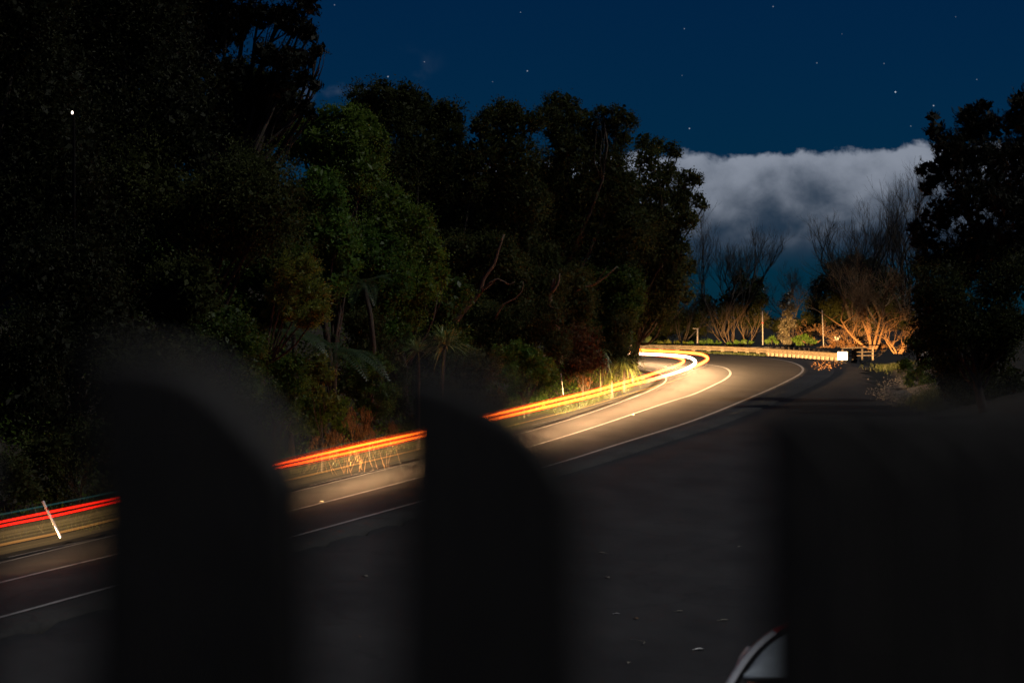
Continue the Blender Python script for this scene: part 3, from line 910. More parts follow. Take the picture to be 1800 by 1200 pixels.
tree('broadleaf_tree', 'glossy dark tree below the tall pine with glinting leaves', 90,
     blob(200, 480, 300, 500, 55, 85, 15, 6), 'leaf_dark', 0.13, .6, 330, tr=.32, tint=.6)
tree('broadleaf_tree', 'dark tree standing above the leftmost picket', 80,
     blob(60, 240, 430, 640, 55, 90, 10, 8), 'leaf_black', 0.13, .5, 150, tr=.28)
tree('broadleaf_tree', 'low dark tree at the left edge above the red streaks', 76,
     blob(-60, 90, 520, 800, 55, 90, 10, 9), 'leaf_black', 0.12, .5, 0, tr=.25)
tree('round_tree', 'round headed dark tree against the sky beside the tall pine', 150,
     [(640,178,34),(672,166,30),(710,168,32),(738,186,28),(750,205,26),(630,205,32),(660,205,45),(705,210,48),(790,200,26),(775,192,20),(803,212,18),(770,230,34),(800,235,22),
      (650,245,45),(735,255,40),(690,300,60),(760,300,55),(800,280,40)], 'leaf_dark', 0.16, .8, 700, tr=.4)
tree('leafy_tree', 'lighter yellow green tree catching light in front of the round dark tree', 112,
     [(545,225,26),(575,208,26),(610,205,28),(640,218,26),(668,240,22),(560,250,36),(610,245,42),(655,262,28),(525,262,34),(580,290,46),(640,300,40)], 'leaf_green', 0.13, 1.0, 590, tr=.24, tint=.65)
tree('leafy_tree', 'narrow bright green tree in the middle of the left wood', 98,
     [(560,320,34),(585,345,30),(545,360,36),(590,385,34),(555,405,34),(600,425,32),(565,450,36),(605,470,28),(580,500,34)], 'leaf_fresh', 0.12, 1.0, 575, tr=.2, tint=.65)
tree('leafy_tree', 'green tree with drooping sprays between the bright green tree and big dark tree', 106,
     [(690,360,40),(730,395,38),(675,410,44),(715,440,42),(760,440,30),(690,480,40),(735,500,40),(770,490,26),(660,520,36),(720,545,34)], 'leaf_green', 0.12, .9, 705, tr=.22, tint=.6)
tree('broadleaf_tree', 'spiky topped dark tree left of the biggest crown', 138,
     [(880,196,22),(862,205,22),(905,200,24),(845,225,24),(890,230,40),(935,215,26),(850,270,40),(910,280,48),(830,310,42),(870,340,50),(930,350,50),(850,400,48),(910,420,50),(840,455,40),(800,380,30)],
     'leaf_dark', 0.15, .75, 800, tr=.3, upbias=.5, tint=.5)
tree('broadleaf_tree', 'biggest dark spreading tree with a knobbly crown in the centre', 150,
     [(975,180,22),(998,182,20),(965,205,26),(1005,205,22),(985,225,34),(1030,215,26),(1060,198,14),(1088,202,22),(1108,212,16),(1070,222,20),(1040,245,34),(1095,240,22),
      (1000,270,45),(1060,290,48),(960,320,50),(1020,340,55),(1090,330,45),(980,400,55),(1050,410,55),(1110,400,50),(1000,470,50),(1070,470,48)], 'leaf_dark', 0.15, .75, 970, tr=.42, tint=.5)
tree('broadleaf_tree', 'dark tree overhanging the bend with its underside lit amber', 158,
     [(1130,250,18),(1155,258,18),(1180,264,16),(1192,272,8),(1140,285,28),(1175,300,22),(1205,312,18),(1225,318,14),(1150,330,36),(1195,345,30),(1228,352,14),(1238,362,9),(1170,385,40),(1210,385,24),
      (1140,430,40),(1185,440,34),(1130,490,42),(1180,500,36),(1210,470,18),(1120,545,36),(1165,545,30),(1090,560,34),(1205,520,16)], 'leaf_dark', 0.15, .75, 1110, tr=.3, tint=.6)

# second rank of the wood, seen only through the gaps
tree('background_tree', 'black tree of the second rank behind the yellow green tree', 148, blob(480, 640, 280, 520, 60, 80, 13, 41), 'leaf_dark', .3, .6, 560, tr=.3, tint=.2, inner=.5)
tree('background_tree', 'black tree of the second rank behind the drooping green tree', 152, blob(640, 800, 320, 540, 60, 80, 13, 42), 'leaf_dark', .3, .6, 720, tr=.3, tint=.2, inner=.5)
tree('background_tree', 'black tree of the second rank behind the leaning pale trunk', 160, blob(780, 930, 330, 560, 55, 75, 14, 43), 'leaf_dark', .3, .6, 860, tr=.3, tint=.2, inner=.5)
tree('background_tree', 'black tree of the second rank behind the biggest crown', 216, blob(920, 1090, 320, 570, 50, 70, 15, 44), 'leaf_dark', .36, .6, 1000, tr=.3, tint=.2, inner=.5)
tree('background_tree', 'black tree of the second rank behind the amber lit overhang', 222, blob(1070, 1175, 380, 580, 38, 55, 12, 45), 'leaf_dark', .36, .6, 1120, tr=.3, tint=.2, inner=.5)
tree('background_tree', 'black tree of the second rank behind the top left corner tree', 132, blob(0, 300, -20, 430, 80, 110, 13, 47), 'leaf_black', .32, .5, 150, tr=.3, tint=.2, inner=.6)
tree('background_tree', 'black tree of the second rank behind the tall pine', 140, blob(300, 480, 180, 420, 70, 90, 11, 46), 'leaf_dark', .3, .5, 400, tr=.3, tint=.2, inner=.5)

# lower storey filling in beneath the crowns
for lab, Y, bl, mt, tn in (
    ('low leafy tree behind the olive bush near the leftmost picket', 94, blob(390, 520, 420, 580, 34, 50, 13, 51), 'leaf_green', .25),
    ('low leafy tree behind the tall tree fern', 104, blob(600, 700, 430, 610, 30, 44, 13, 52), 'leaf_fresh', .3),
    ('low leafy tree behind the two spiky palm like plants', 112, blob(690, 800, 500, 640, 30, 44, 12, 53), 'leaf_green', .2),
    ('low dark leafy tree behind the leaning pale trunk', 131, blob(790, 910, 430, 600, 30, 44, 13, 54), 'leaf_dark', .6),
    ('low dark leafy tree beneath the biggest crown', 140, blob(900, 1020, 440, 610, 28, 42, 13, 55), 'leaf_dark', .6),
    ('low leafy tree above the flax at the end of the wood', 149, blob(1010, 1110, 490, 620, 24, 36, 13, 56), 'leaf_green', .15),
    ('low dark leafy tree above the leftmost picket shoulder', 87, blob(230, 400, 470, 650, 36, 54, 13, 57), 'leaf_dark', .6)):
    tree('small_tree', lab, Y, bl, mt, .14, .7, tr=.12, tint=tn, inner=.4, limbs=False)

# leaning bare limbs showing pale under the big trees
def bare_limb(name, label, pts, Y, r0, r1, forks=()):
    P = catmull([W(x, y, Y) for x, y in pts], 0.4)
    b = P[0].copy()
    e = empty(name, b, label, 'tree')
    mb = MB(); mb.tube(P, list(np.linspace(r0, r1, len(P))), 8); mb.build('trunk', M['bark_mid'], e, True)
    br = MB()
    for f in forks:
        Q = catmull([W(x, y, Y - .1) for x, y in f], 0.4)
        br.tube(Q, list(np.linspace(r1 * 1.1, r1 * .4, len(Q))), 6)
    if forks: br.build('branch', M['bark_mid'], e, True)
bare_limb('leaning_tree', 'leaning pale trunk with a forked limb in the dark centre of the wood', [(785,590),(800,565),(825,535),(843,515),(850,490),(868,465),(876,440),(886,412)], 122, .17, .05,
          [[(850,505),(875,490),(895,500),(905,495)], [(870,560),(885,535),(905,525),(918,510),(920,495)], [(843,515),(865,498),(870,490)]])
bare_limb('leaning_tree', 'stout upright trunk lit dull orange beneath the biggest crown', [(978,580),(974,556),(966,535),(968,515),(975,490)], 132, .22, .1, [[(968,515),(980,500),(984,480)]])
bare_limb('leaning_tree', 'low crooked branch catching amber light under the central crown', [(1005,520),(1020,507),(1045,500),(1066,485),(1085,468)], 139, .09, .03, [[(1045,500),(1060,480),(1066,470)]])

# --- understory along the left bank
def bush(label, Y, clumps, mat, leaf=.10, dens=.7, tint=.5, aspect=.5, name='bush', group='bushes on the left bank', **k):
    return tree(name, label, Y, clumps, mat, leaf, dens, None, None, .06, 'bush', 'bark', aspect, group, (1, 1, .9), 0, tint, .8, True, **k)
bush('dark bush left of the leaning marker post', 68, blob(-40, 60, 800, 880, 30, 50, 6, 11), 'leaf_dark', .10, .5)
bush('dark bush behind the leaning marker post', 70, blob(60, 200, 770, 870, 32, 52, 8, 12), 'leaf_dark', .10, .5)
bush('dark bush hidden partly by the leftmost picket top', 76, blob(180, 330, 640, 800, 35, 60, 9, 13), 'leaf_dark', .11, .5)
bush('dim bush between the leftmost picket and the yellow twiggy bush', 82, blob(330, 440, 560, 740, 35, 55, 10, 14), 'leaf_green', .10, .5, .2)
bush('olive green bush just right of the leftmost picket top', 85, [(520,680,28),(525,640,24),(440,600,35),(470,640,35),(430,660,35),(480,690,32),(510,720,30),(450,720,35),(500,650,26)], 'leaf_green', .09, .7, .35)
bush('small yellow green bush below the tree fern', 86, [(560,640,22),(545,665,20),(575,665,18),(560,690,18),(585,700,16)], 'leaf_yellow', .09, .7, .4)
bush('leafy bush above the dead bracken', 86.5, [(540,715,24),(570,722,24),(600,715,20),(525,745,20),(555,752,20),(600,745,18)], 'leaf_green', .085, .8, .55)
bush('bush of small glinting leaves right of the dead bracken', 92, [(640,670,30),(660,640,28),(680,690,26),(625,650,22),(665,720,22),(640,715,20)], 'leaf_fresh', .085, .7, .4)
bush('dark bush behind the middle picket left shoulder', 100, blob(690, 780, 640, 760, 26, 42, 8, 15), 'leaf_dark', .10, .6)
bush('bush behind the middle picket top', 104, blob(780, 870, 620, 740, 26, 40, 8, 16), 'leaf_dark', .10, .6)
bush('bright leaved green bush right of the middle picket', 116, [(885,622,22),(910,612,20),(925,640,22),(895,655,24),(940,625,18),(950,655,20),(915,675,18),(960,640,16)], 'leaf_fresh', .10, .8, .6)
bush('trailing creeper bush beside the small marker post', 120, [(930,660,18),(950,680,18),(945,700,14),(955,705,12),(968,660,20),(905,690,18)], 'leaf_fresh', .09, .7, .5)
bush('brownish bush between small marker post and flax', 132, [(1010,590,28),(1035,605,26),(1020,640,26),(1050,635,22),(1000,650,22),(1030,670,14)], 'dead', .09, .45, .1)
bush('dark bush below the big central crown', 128, blob(870, 990, 540, 620, 24, 40, 9, 17), 'leaf_dark', .11, .6)
bush('dark bush under the amber lit overhang', 146, blob(1020, 1100, 560, 640, 20, 34, 9, 18), 'leaf_dark', .11, .6, .5)
bush('dark undergrowth behind the palm like plants', 112, blob(640, 800, 540, 640, 30, 50, 9, 19), 'leaf_dark', .11, .5)
bush('dim undergrowth in the middle of the left wood', 100, blob(600, 720, 560, 680, 30, 45, 8, 20), 'leaf_dark', .11, .5)
bush('black undergrowth beneath the spiky topped tree', 134, blob(800, 960, 480, 600, 30, 50, 9, 21), 'leaf_dark', .12, .5)

# tangle of low growth over the whole bank: uncountable
def undergrowth():
    n = 200000
    P = np.column_stack([rng.uniform(-34, 8, n), rng.uniform(56, 172, n)])
    z, left, over, k = ground_z(P)
    lump = np.sin(P[:, 0] * .9 + 1.7 * np.sin(P[:, 1] * .31)) + np.sin(P[:, 1] * .55 + 1.3 * np.sin(P[:, 0] * .47)) + .6 * np.sin(P[:, 0] * 2.3 + P[:, 1] * 1.9)
    px = 900 + F * P[:, 0] / P[:, 1]
    ok = left & (over > 3.6) & (over < 26) & (px > -80) & (rng.uniform(0, 1, n) < .75 * np.interp(over, [3.6, 12, 26], [1, .8, .35]))
    P, z, over, lump = P[ok], z[ok], over[ok], lump[ok]
    hgt = np.clip(over - 3.2, 0, 3) / 3 * (0.5 + .55 * np.clip(lump + 1.2, 0, 3))
    C = np.column_stack([P, z + hgt * rng.uniform(0, 1, len(P)) ** .6])
    V, Fc = leaf_quads(C, .17, .085)
    o = new_obj('undergrowth', leaf_mesh('undergrowth', [(V, Fc, .35 + .12 * lump + rng.normal(0, .15, len(P)))], M['leaf_green']))
    tag(o, 'dim tangled undergrowth covering the bank under the left trees', 'undergrowth', kind='stuff')
undergrowth()

# yellow twiggy bush (brush-like upward sprays)
def twiggy(label, Y, base, tips, mat):
    b = W(*base, Y); e = empty('twiggy_bush', b, label, 'bush')
    mb = MB(); parts = []
    for tx, ty, r in tips:
        c = W(tx, ty, Y + rng.uniform(-.8, .8)); rr = r / F * Y
        limb(mb, b, c, .05, .02, .12)
        for _ in range(46):
            d = unit(rng.normal(size=(1, 3)) * np.array([1, 1, .55]))[0] + np.array([.55, 0, .25])
            q = c + d * rr * rng.uniform(.6, 1.25)
            P = limb(mb, c + rng.normal(size=3) * rr * .2, q, .012, .005, .1, 3, 4)
            t = rng.uniform(.2, 1, 40)[:, None]
            C = P[0] + (P[-1] - P[0]) * t + rng.normal(size=(40, 3)) * .07
            V, Fc = leaf_quads(C, .13, .04, .2, np.repeat((P[-1] - P[0])[None], 40, 0), .5)
            parts.append((V, Fc, rng.uniform(.3, 1, 40)))
    mb.build('branches', M['bark'], e); new_obj('foliage', leaf_mesh('foliage', parts, M[mat]), e)
twiggy('yellow green twiggy bush with brush like sprays in the left wood', 84, (470, 640), [(490,480,30),(515,505,30),(530,470,22),(545,515,24),(500,550,30),(535,565,28),(480,520,30),(555,545,18)], 'leaf_yellow')

# tree ferns: arching fronds, each a part
def frond_mesh(L_=2.2):
    V = []; Fc = []; ts = []
    n = 26
    mb = MB()
    P = [np.array([t * L_ * .92, 0, L_ * (.42 * t - .62 * t * t)]) for t in np.linspace(0, 1, n)]
    for i in range(2, n):
        w = .34 * math.sin(math.pi * (i / n) ** .75) + .03
        T_ = P[i] - P[i - 1]; T_ /= np.linalg.norm(T_)
        for sgn in (-1, 1):
            o = np.array([.35 * w, sgn * w, -.10 * w])
            a = P[i]; hw = T_ * .035
            b = len(V); V += [a - hw, a + o * .55 - hw * .8, a + o, a + o * .55 + hw * .9]; Fc.append([b, b + 1, b + 2, b + 3]); ts += [random.uniform(.3, .9)] * 4
    for i in range(n - 1):
        b = len(V); h = np.array([0, .012, 0]); V += [P[i] - h, P[i] + h, P[i + 1] + h, P[i + 1] - h]; Fc.append([b, b + 1, b + 2, b + 3]); ts += [.3] * 4
    return mesh_np('frond', np.array(V), np.array(Fc), M['fern'], False, {'tint': ts})
FROND = frond_mesh()
def tree_fern(label, px, py, Y, n, scale, seed):
    g = random.Random(seed)
    c = W(px, py, Y); b = np.array([c[0], c[1], gz(c[0], c[1])])
    e = empty('tree_fern', b, label, 'tree fern', 'tree ferns on the left bank')
    mb = MB(); limb(mb, b - up * .2, c, .13, .09, .05, 8); mb.build('trunk', M['bark'], e, True)
    for k in range(n):
        o = new_obj('frond', FROND, e)
        o.location = Vector(c) - e.location
        o.rotation_euler = (g.uniform(-.25, .25), g.uniform(-.35, .35), 2 * math.pi * k / n + g.uniform(-.2, .2))
        o.scale = [scale * g.uniform(.8, 1.1)] * 3
tree_fern('tree fern with pale arching fronds below the twiggy yellow bush', 515, 585, 88, 11, 1.0, 1)
tree_fern('tree fern with long fronds leaning right above the dead bracken', 590, 615, 91, 11, 1.2, 2)
tree_fern('dim tree fern high on the bank under the bright green tree', 640, 500, 96, 10, .9, 3)

# cabbage trees and flax: strap leaves
def strap_leaves(c, n, L_, w, arch, updir=1.0, tint=.5, spread=1.0):
    V = []; ts = []; Fc = []
    for k in range(n):
        d = unit(rng.normal(size=(1, 3)) * np.array([spread, spread, .6]) + np.array([0, 0, updir]))[0]
        side = np.cross(d, up); side = side / max(np.linalg.norm(side), 1e-6)
        l = L_ * rng.uniform(.7, 1.15); t0 = np.clip(tint + rng.normal(0, .2), 0, 1)
        prev = None
        for i, t in enumerate((0, .3, .6, .82, 1.0)):
            p = c + d * l * t - up * arch * l * t * t * t
            ww = w * (0.6, 1, .9, .55, .06)[i] / 2
            cur = (p - side * ww, p + side * ww)
            if prev is not None:
                b = len(V); V += [prev[0], prev[1], cur[1], cur[0]]; Fc.append([b, b + 1, b + 2, b + 3]); ts += [t0] * 4
            prev = cur
    return np.array(V), np.array(Fc), np.array(ts)
def strap_plant(name, label, cat, px, py, Y, n, L_, w, arch, updir, mat='flax', trunk_to=None, spread=1.0, group=None, tint=.5):
    c = W(px, py, Y); b = np.array([c[0], c[1], min(gz(c[0], c[1]), c[2])])
    e = empty(name, b, label, cat, group)
    if c[2] - b[2] > .25:
        mb = MB(); limb(mb, b - up * .2, c, .10, .07, .04, 7); mb.build('trunk', M['bark'], e, True)
    V, Fc, ts = strap_leaves(c, n, L_, w, arch, updir, tint, spread)
    new_obj('strap_leaves', mesh_np('strap_leaves', V, Fc, M[mat], False, {'tint': ts}), e)
strap_plant('cabbage_tree', 'larger spiky strap leaved palm like plant above the middle picket', 'cabbage tree', 782, 606, 95, 170, 1.25, .06, .30, .85, spread=1.0, group='cabbage trees by the middle picket', tint=.85)
strap_plant('cabbage_tree', 'smaller spiky palm like plant left of the larger one', 'cabbage tree', 735, 618, 96, 110, .95, .055, .3, .85, group='cabbage trees by the middle picket', tint=.85)
strap_plant('flax_bush', 'dark flax bush with drooping blades where the wood meets the bend', 'flax', 1097, 640, 140, 90, 1.25, .07, .9, .6)
strap_plant('flax_bush', 'bright green flax blades above the streaks near the inner verge', 'flax', 1075, 668, 134, 60, 1.0, .06, .7, .8, 'grass', tint=.7)
strap_plant('flax_bush', 'flax with long arched blades left of the bend flax', 'flax', 1055, 628, 138, 60, 1.3, .07, .9, .7)
strap_plant('flax_bush', 'pale upright flax behind the far end of the barrier', 'flax', 1140, 610, 214, 70, 1.5, .09, .35, 1.3, tint=.75)
strap_plant('flax_bush', 'sparse flax at the wood edge above the flax blades', 'flax', 1112, 625, 150, 50, 1.0, .07, .8, .6)

# dead bracken beside the streaks
def bracken(label, Y, base, tips):
    b = W(*base, Y); b[2] = gz(b[0], b[1]); e = empty('dead_bracken', b, label, 'bracken', 'dead bracken on the left verge')
    mb = MB(); parts = []
    for tx, ty in tips:
        c = W(tx, ty, Y + rng.uniform(-.5, .5)); st = b + rng.normal(size=3) * np.array([.5, .3, 0])
        t = np.linspace(0, 1, 9)[:, None]
        over = c + np.array([rng.uniform(-.5, .5), rng.uniform(-.2, .2), -rng.uniform(.3, .6)])
        P = (1 - t) ** 2 * st + 2 * t * (1 - t) * (c * 2 - (st + over) / 2) + t ** 2 * over
        mb.tube(P, .009, 4)
        n = 90
        k = rng.uniform(.45, 1, n)[:, None]
        C = (1 - k) ** 2 * st + 2 * k * (1 - k) * (c * 2 - (st + over) / 2) + k ** 2 * over
        C = C + rng.normal(size=(n, 3)) * .05 - up * rng.uniform(0, .22, n)[:, None]
        V, Fc = leaf_quads(C, .17, .03, -1.2, np.repeat(np.array([[0, 0, -.6]]), n, 0), .5)
        parts.append((V, Fc, rng.uniform(.1, .9, n)))
    mb.build('stems', M['dead'], e); new_obj('fronds', leaf_mesh('fronds', parts, M['dead']), e)
bracken('rusty brown dead bracken hanging in a tall arch above the streaks', 86, (635, 790), [(612,735),(625,728),(640,724),(650,730),(622,745),(636,750),(648,748),(630,760),(655,760)])
bracken('low brown dead bracken mound left of the tall bracken arch', 85, (585, 805), [(560,770),(575,762),(588,760),(600,764),(570,780),(592,778),(606,775),(555,788),(612,785)])
bracken('small dry bracken tuft left of the middle picket', 88, (690, 790), [(685,748),(694,752),(690,765)])

# grass on the verges: uncountable
def grass(name, label, P, h, mat, lean=.35, w=.02, cat='grass'):
    n = len(P)
    a = rng.uniform(0, 2 * np.pi, n)
    side = np.column_stack([np.cos(a), np.sin(a), np.zeros(n)]) * w * .5
    hh = h * rng.uniform(.35, 1.25, n)
    tip = P + np.column_stack([rng.normal(0, lean, n) * hh, rng.normal(0, lean, n) * hh, hh])
    mid = P + (tip - P) * .55 + up * hh[:, None] * .08
    V = np.stack([P - side, P + side, mid + side * .7, tip], 1).reshape(-1, 3)
    Fc = np.arange(4 * n).reshape(n, 4)
    o = new_obj(name, mesh_np(name, V, Fc, M[mat], False, {'tint': np.repeat(rng.uniform(.1, 1, n), 4)}))
    return tag(o, label, cat, kind='stuff')
def along(path, nrm, n, d0, d1, y0=0, y1=1e9, patchy=0.0):
    k = rng.integers(0, len(path), n * 3)
    d = rng.uniform(d0, d1, n * 3)
    if patchy:
        ph = np.sin(k * .11 + 1.3) + np.sin(k * .043 + .4) + np.sin(k * .29)
        keep0 = ph > patchy
    else: keep0 = np.ones(len(k), bool)
    P = path[k] + nrm[k] * d[:, None] + rng.normal(size=(len(k), 3)) * np.array([.12, .12, 0])
    keep = keep0 & (P[:, 1] > y0) & (P[:, 1] < y1)
    P = P[keep][:n]
    P[:, 2] = ground_z(P)[0]
    return P
Pg = np.concatenate([along(RI, uI, 6000, 1.3, 3.0, 40, 165, .1), along(RI, uI, 15000, 2.4, 5.5, 40, 160)])
grass('verge_grass', 'rough grass along the verge between inner edge line and wood', Pg, .22, 'grass')
Pg = along(RI, uI, 5000, 2.5, 4.5, 60, 160)
grass('dry_grass', 'dry straw coloured grass under the left trees', Pg, .35, 'drygrass')
kk = rng.integers(0, len(PB), 9000)
Pg = PB[kk] + NB[kk] * rng.uniform(-.9, -.05, 9000)[:, None] * -1.0
Pg2 = PB[kk] - NB[kk] * rng.uniform(.15, 1.0, 9000)[:, None]
sel = (PB[kk][:, 0] < 21)
Pg2 = Pg2[sel]; Pg2[:, 2] = ground_z(Pg2)[0]
grass('barrier_grass', 'bright grass growing at the foot of the crash barrier', Pg2, .22, 'grass')

# --- beyond the bend
def bare_tree(name, label, base, Y, height, spread=.55, r0=.12, levels=5, stems=1, mat='bark', lean=0.0, seed=0, cat='bare tree', up_b=.25, fan=0.5, group=None, kids=(3, 4)):
    g = random.Random(seed)
    b = W(*base, Y)
    e = empty(name, b, label, cat, group)
    tr_ = MB(); br = MB()
    def grow(p, d, l, r, lev, first):
        segs = 4 if lev > 1 else 3
        pts = [p]; dd = d.copy()
        for _ in range(segs):
            dd = (dd + Vector((g.gauss(0, .16), g.gauss(0, .16), g.gauss(0, .10) + up_b * .18))).normalized()
            pts.append(pts[-1] + dd * l / segs)
        rad = [max(.006, r * (1 - .45 * i / segs)) for i in range(segs + 1)]
        (tr_ if first else br).tube([tuple(q) for q in pts], rad, 6 if lev > 3 else 4 if lev > 1 else 3, cap=False)
        if lev <= 0: return
        n = g.randint(*kids)
        for k in range(n):
            f = g.uniform(.35, 1.0) if k else 1.0
            i = min(segs - 1, int(f * segs)); q = pts[i].lerp(pts[i + 1], f * segs - i) if f < 1 else pts[-1]
            nd = (dd + Vector((g.gauss(0, spread), g.gauss(0, spread), g.gauss(0, spread * .7) + up_b))).normalized()
            grow(q, nd, l * g.uniform(.55, .82), r * g.uniform(.42, .6), lev - 1, False)
    for s_ in range(stems):
        a = (s_ - (stems - 1) / 2) / max(1, stems - 1) * 2 if stems > 1 else 0
        d = Vector((a * fan + lean + g.gauss(0, .1), g.gauss(0, .2), 1)).normalized()
        grow(Vector(b) + Vector((a * .25, 0, -.15)), d, height * .42 * g.uniform(.8, 1.1), r0 * g.uniform(.7, 1.1), levels, True)
    tr_.build('trunk', M[mat], e, True); br.build('branches', M[mat], e, True)
    return e
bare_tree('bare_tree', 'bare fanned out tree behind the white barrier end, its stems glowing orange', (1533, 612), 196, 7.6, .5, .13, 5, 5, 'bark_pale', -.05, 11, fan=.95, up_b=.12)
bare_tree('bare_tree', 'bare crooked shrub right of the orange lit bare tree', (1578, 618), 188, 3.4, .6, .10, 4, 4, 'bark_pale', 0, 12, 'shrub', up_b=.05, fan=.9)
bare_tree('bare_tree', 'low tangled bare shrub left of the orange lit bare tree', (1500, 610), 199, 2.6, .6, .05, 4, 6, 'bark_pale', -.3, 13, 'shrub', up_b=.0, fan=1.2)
bare_tree('bare_tree', 'leafless grey tree with fine twigs rising above the round dark bush', (1500, 560), 226, 10.2, .36, .16, 5, 4, 'bark', 0, 14, fan=.35, up_b=.3)
bare_tree('bare_tree', 'tallest leafless tree beside the dark conifer on the right', (1590, 560), 214, 12.8, .33, .18, 5, 5, 'bark', 0, 15, fan=.25, up_b=.36)
bare_tree('bare_tree', 'leafless tree leaning left with wide thin twigs over the cloud', (1545, 570), 230, 9.6, .42, .14, 5, 4, 'bark', -.35, 16, fan=.4, up_b=.22)
bare_tree('bare_tree', 'leafless twiggy tree right beside the amber lit overhanging tree', (1268, 590), 226, 9.4, .32, .15, 5, 4, 'bark', 0.02, 17, fan=.25, up_b=.34)
bare_tree('bare_tree', 'small faint leafless tree far off between the two dark bushes', (1388, 570), 262, 5.8, .4, .10, 5, 3, 'bark', 0, 18, fan=.4, up_b=.25)
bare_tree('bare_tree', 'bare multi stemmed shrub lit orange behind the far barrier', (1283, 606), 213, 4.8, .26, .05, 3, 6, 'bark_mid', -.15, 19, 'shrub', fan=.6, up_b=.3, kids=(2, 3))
bare_tree('bare_tree', 'thin bare upright stems left of the first pale pole', (1315, 604), 215, 4.4, .25, .05, 3, 4, 'bark_mid', 0, 20, 'shrub', fan=.3, up_b=.4)
bare_tree('bare_tree', 'dim bare stems behind the short pale post', (1200, 600), 220, 5.2, .3, .07, 4, 5, 'bark', .1, 21, 'shrub', fan=.4, up_b=.35)
bare_tree('bare_tree', 'wide low bare bush between the pale flowering shrub and the slim pole', (1425, 604), 214, 2.6, .55, .05, 4, 6, 'bark_pale', .3, 22, 'shrub', up_b=.0, fan=1.3)

tree('dark_bush_tree', 'rounded dark tree standing behind the orange lit bare tree', 236,
     [(1470,480,28),(1500,470,26),(1530,475,28),(1445,505,24),(1485,515,36),(1530,515,38),(1565,500,30),(1435,535,22),(1475,550,34),(1520,555,36),(1565,545,32),(1590,560,28)], 'leaf_dark', .2, .8, 1500, tr=.3, tint=.4)
tree('dark_bush_tree', 'dark dense bush tree left of the first pale pole', 232,
     [(1300,490,16),(1330,500,16),(1315,515,24),(1338,530,16),(1285,530,24),(1312,550,26),(1335,560,18),(1270,560,24),(1240,540,26),(1225,570,24)], 'leaf_dark', .2, .8, 1300, tr=.25, tint=.4)
tree('dark_bush_tree', 'dark hedge of shrubs in the gap right of the pale flowering shrub', 244,
     [(1345,565,14),(1365,572,12),(1400,570,14),(1420,560,16),(1440,565,18),(1380,578,12),(1425,580,16)], 'leaf_dark', .2, .8, 1400, tr=.15, tint=.3)
tree('dark_bush_tree', 'dark trees closing the gap under the overhang beyond the bend', 238,
     [(1130,560,30),(1170,570,28),(1200,560,26),(1150,590,22),(1110,580,26),(1090,540,36),(1215,590,16),(1180,520,24)], 'leaf_dark', .2, .9, 1160, tr=.25, tint=.4)
# flowering columnar shrub
e = tree('flowering_shrub', 'pale blossoming columnar shrub behind the barrier between two poles', 209,
     [(1386,520,9),(1380,535,11),(1392,540,11),(1384,555,12),(1376,572,10),(1392,568,10),(1380,588,10),(1370,597,9),(1385,600,10)], 'paleleaf', .14, .55, 1385, tr=.07, cat='shrub', tint=.35)
def lowbush(label, Y, clumps, mat, leaf=.13, dens=.8, tint=.6):
    return tree('low_bush', label, Y, clumps, mat, leaf, dens, None, None, .05, 'bush', 'bark', .5, 'low bushes behind the barrier', (1, 1, .8), 0, tint)
lowbush('bright yellow green bush beside the pale flowering shrub', 206, [(1400,597,8),(1412,592,8),(1422,598,7),(1405,603,7),(1430,600,6)], 'leaf_fresh')
lowbush('small green bush right of the first pale pole', 207, [(1350,599,6),(1358,596,6),(1365,601,5)], 'leaf_fresh')
lowbush('green bush at the foot of the orange multi stemmed shrub', 210, [(1295,602,6),(1308,601,6),(1320,603,5),(1282,604,5)], 'leaf_fresh')
lowbush('green undergrowth behind the short pale post', 211, [(1235,603,7),(1248,601,7),(1262,603,6),(1215,604,6)], 'leaf_fresh')
lowbush('weedy undergrowth behind the far end of the barrier', 212, [(1125,606,6),(1160,604,7),(1175,602,7),(1190,604,6),(1205,603,5)], 'leaf_yellow')
lowbush('russet low growth lit orange at the foot of the bare tree', 198, [(1465,606,7),(1480,604,8),(1495,607,7),(1515,606,8),(1550,610,9),(1565,606,9),(1585,612,9)], 'dead', .12, .6, .5)

# --- right side
tree('conifer', 'big black feathery conifer on the right with a pointed top', 128,
     [(1640,205,10),(1645,230,18),(1660,255,26),(1700,205,20),(1725,190,16),(1715,225,30),(1745,220,24),(1690,270,40),(1740,280,45),(1650,300,30),(1630,330,16),(1700,340,50),(1760,340,45),(1650,380,34),(1720,420,50),(1660,450,36),(1625,420,26),(1630,470,30),(1700,470,46),(1750,430,46),(1610,400,14),(1620,300,12)],
     'leaf_pine', .22, 1.25, 1700, tr=.2, aspect=.15, upbias=.9, tint=.4, inner=.05, limbs=False)
tree('conifer', 'black conifer cut by the right edge of the frame', 120,
     [(1795,180,22),(1785,215,26),(1820,220,40),(1790,270,36),(1830,300,60),(1790,360,46),(1830,420,70),(1780,460,46)], 'leaf_pine', .22, 1.25, 1830, tr=.2, aspect=.15, upbias=.8, tint=.4, inner=.05, limbs=False)
tree('broadleaf_tree', 'black leafy tree below the conifers on the right', 116,
     blob(1640, 1800, 480, 620, 36, 56, 13, 31) + [(1625,520,26),(1640,570,30)], 'leaf_dark', .13, .6, 1730, tr=.25, tint=.3)
def rbush(label, Y, clumps, mat, leaf=.11, dens=.7, tint=.5):
    return tree('verge_bush', label, Y, clumps, mat, leaf, dens, None, None, .05, 'bush', 'bark', .5, 'bushes on the right verge', (1, 1, .85), 0, tint)
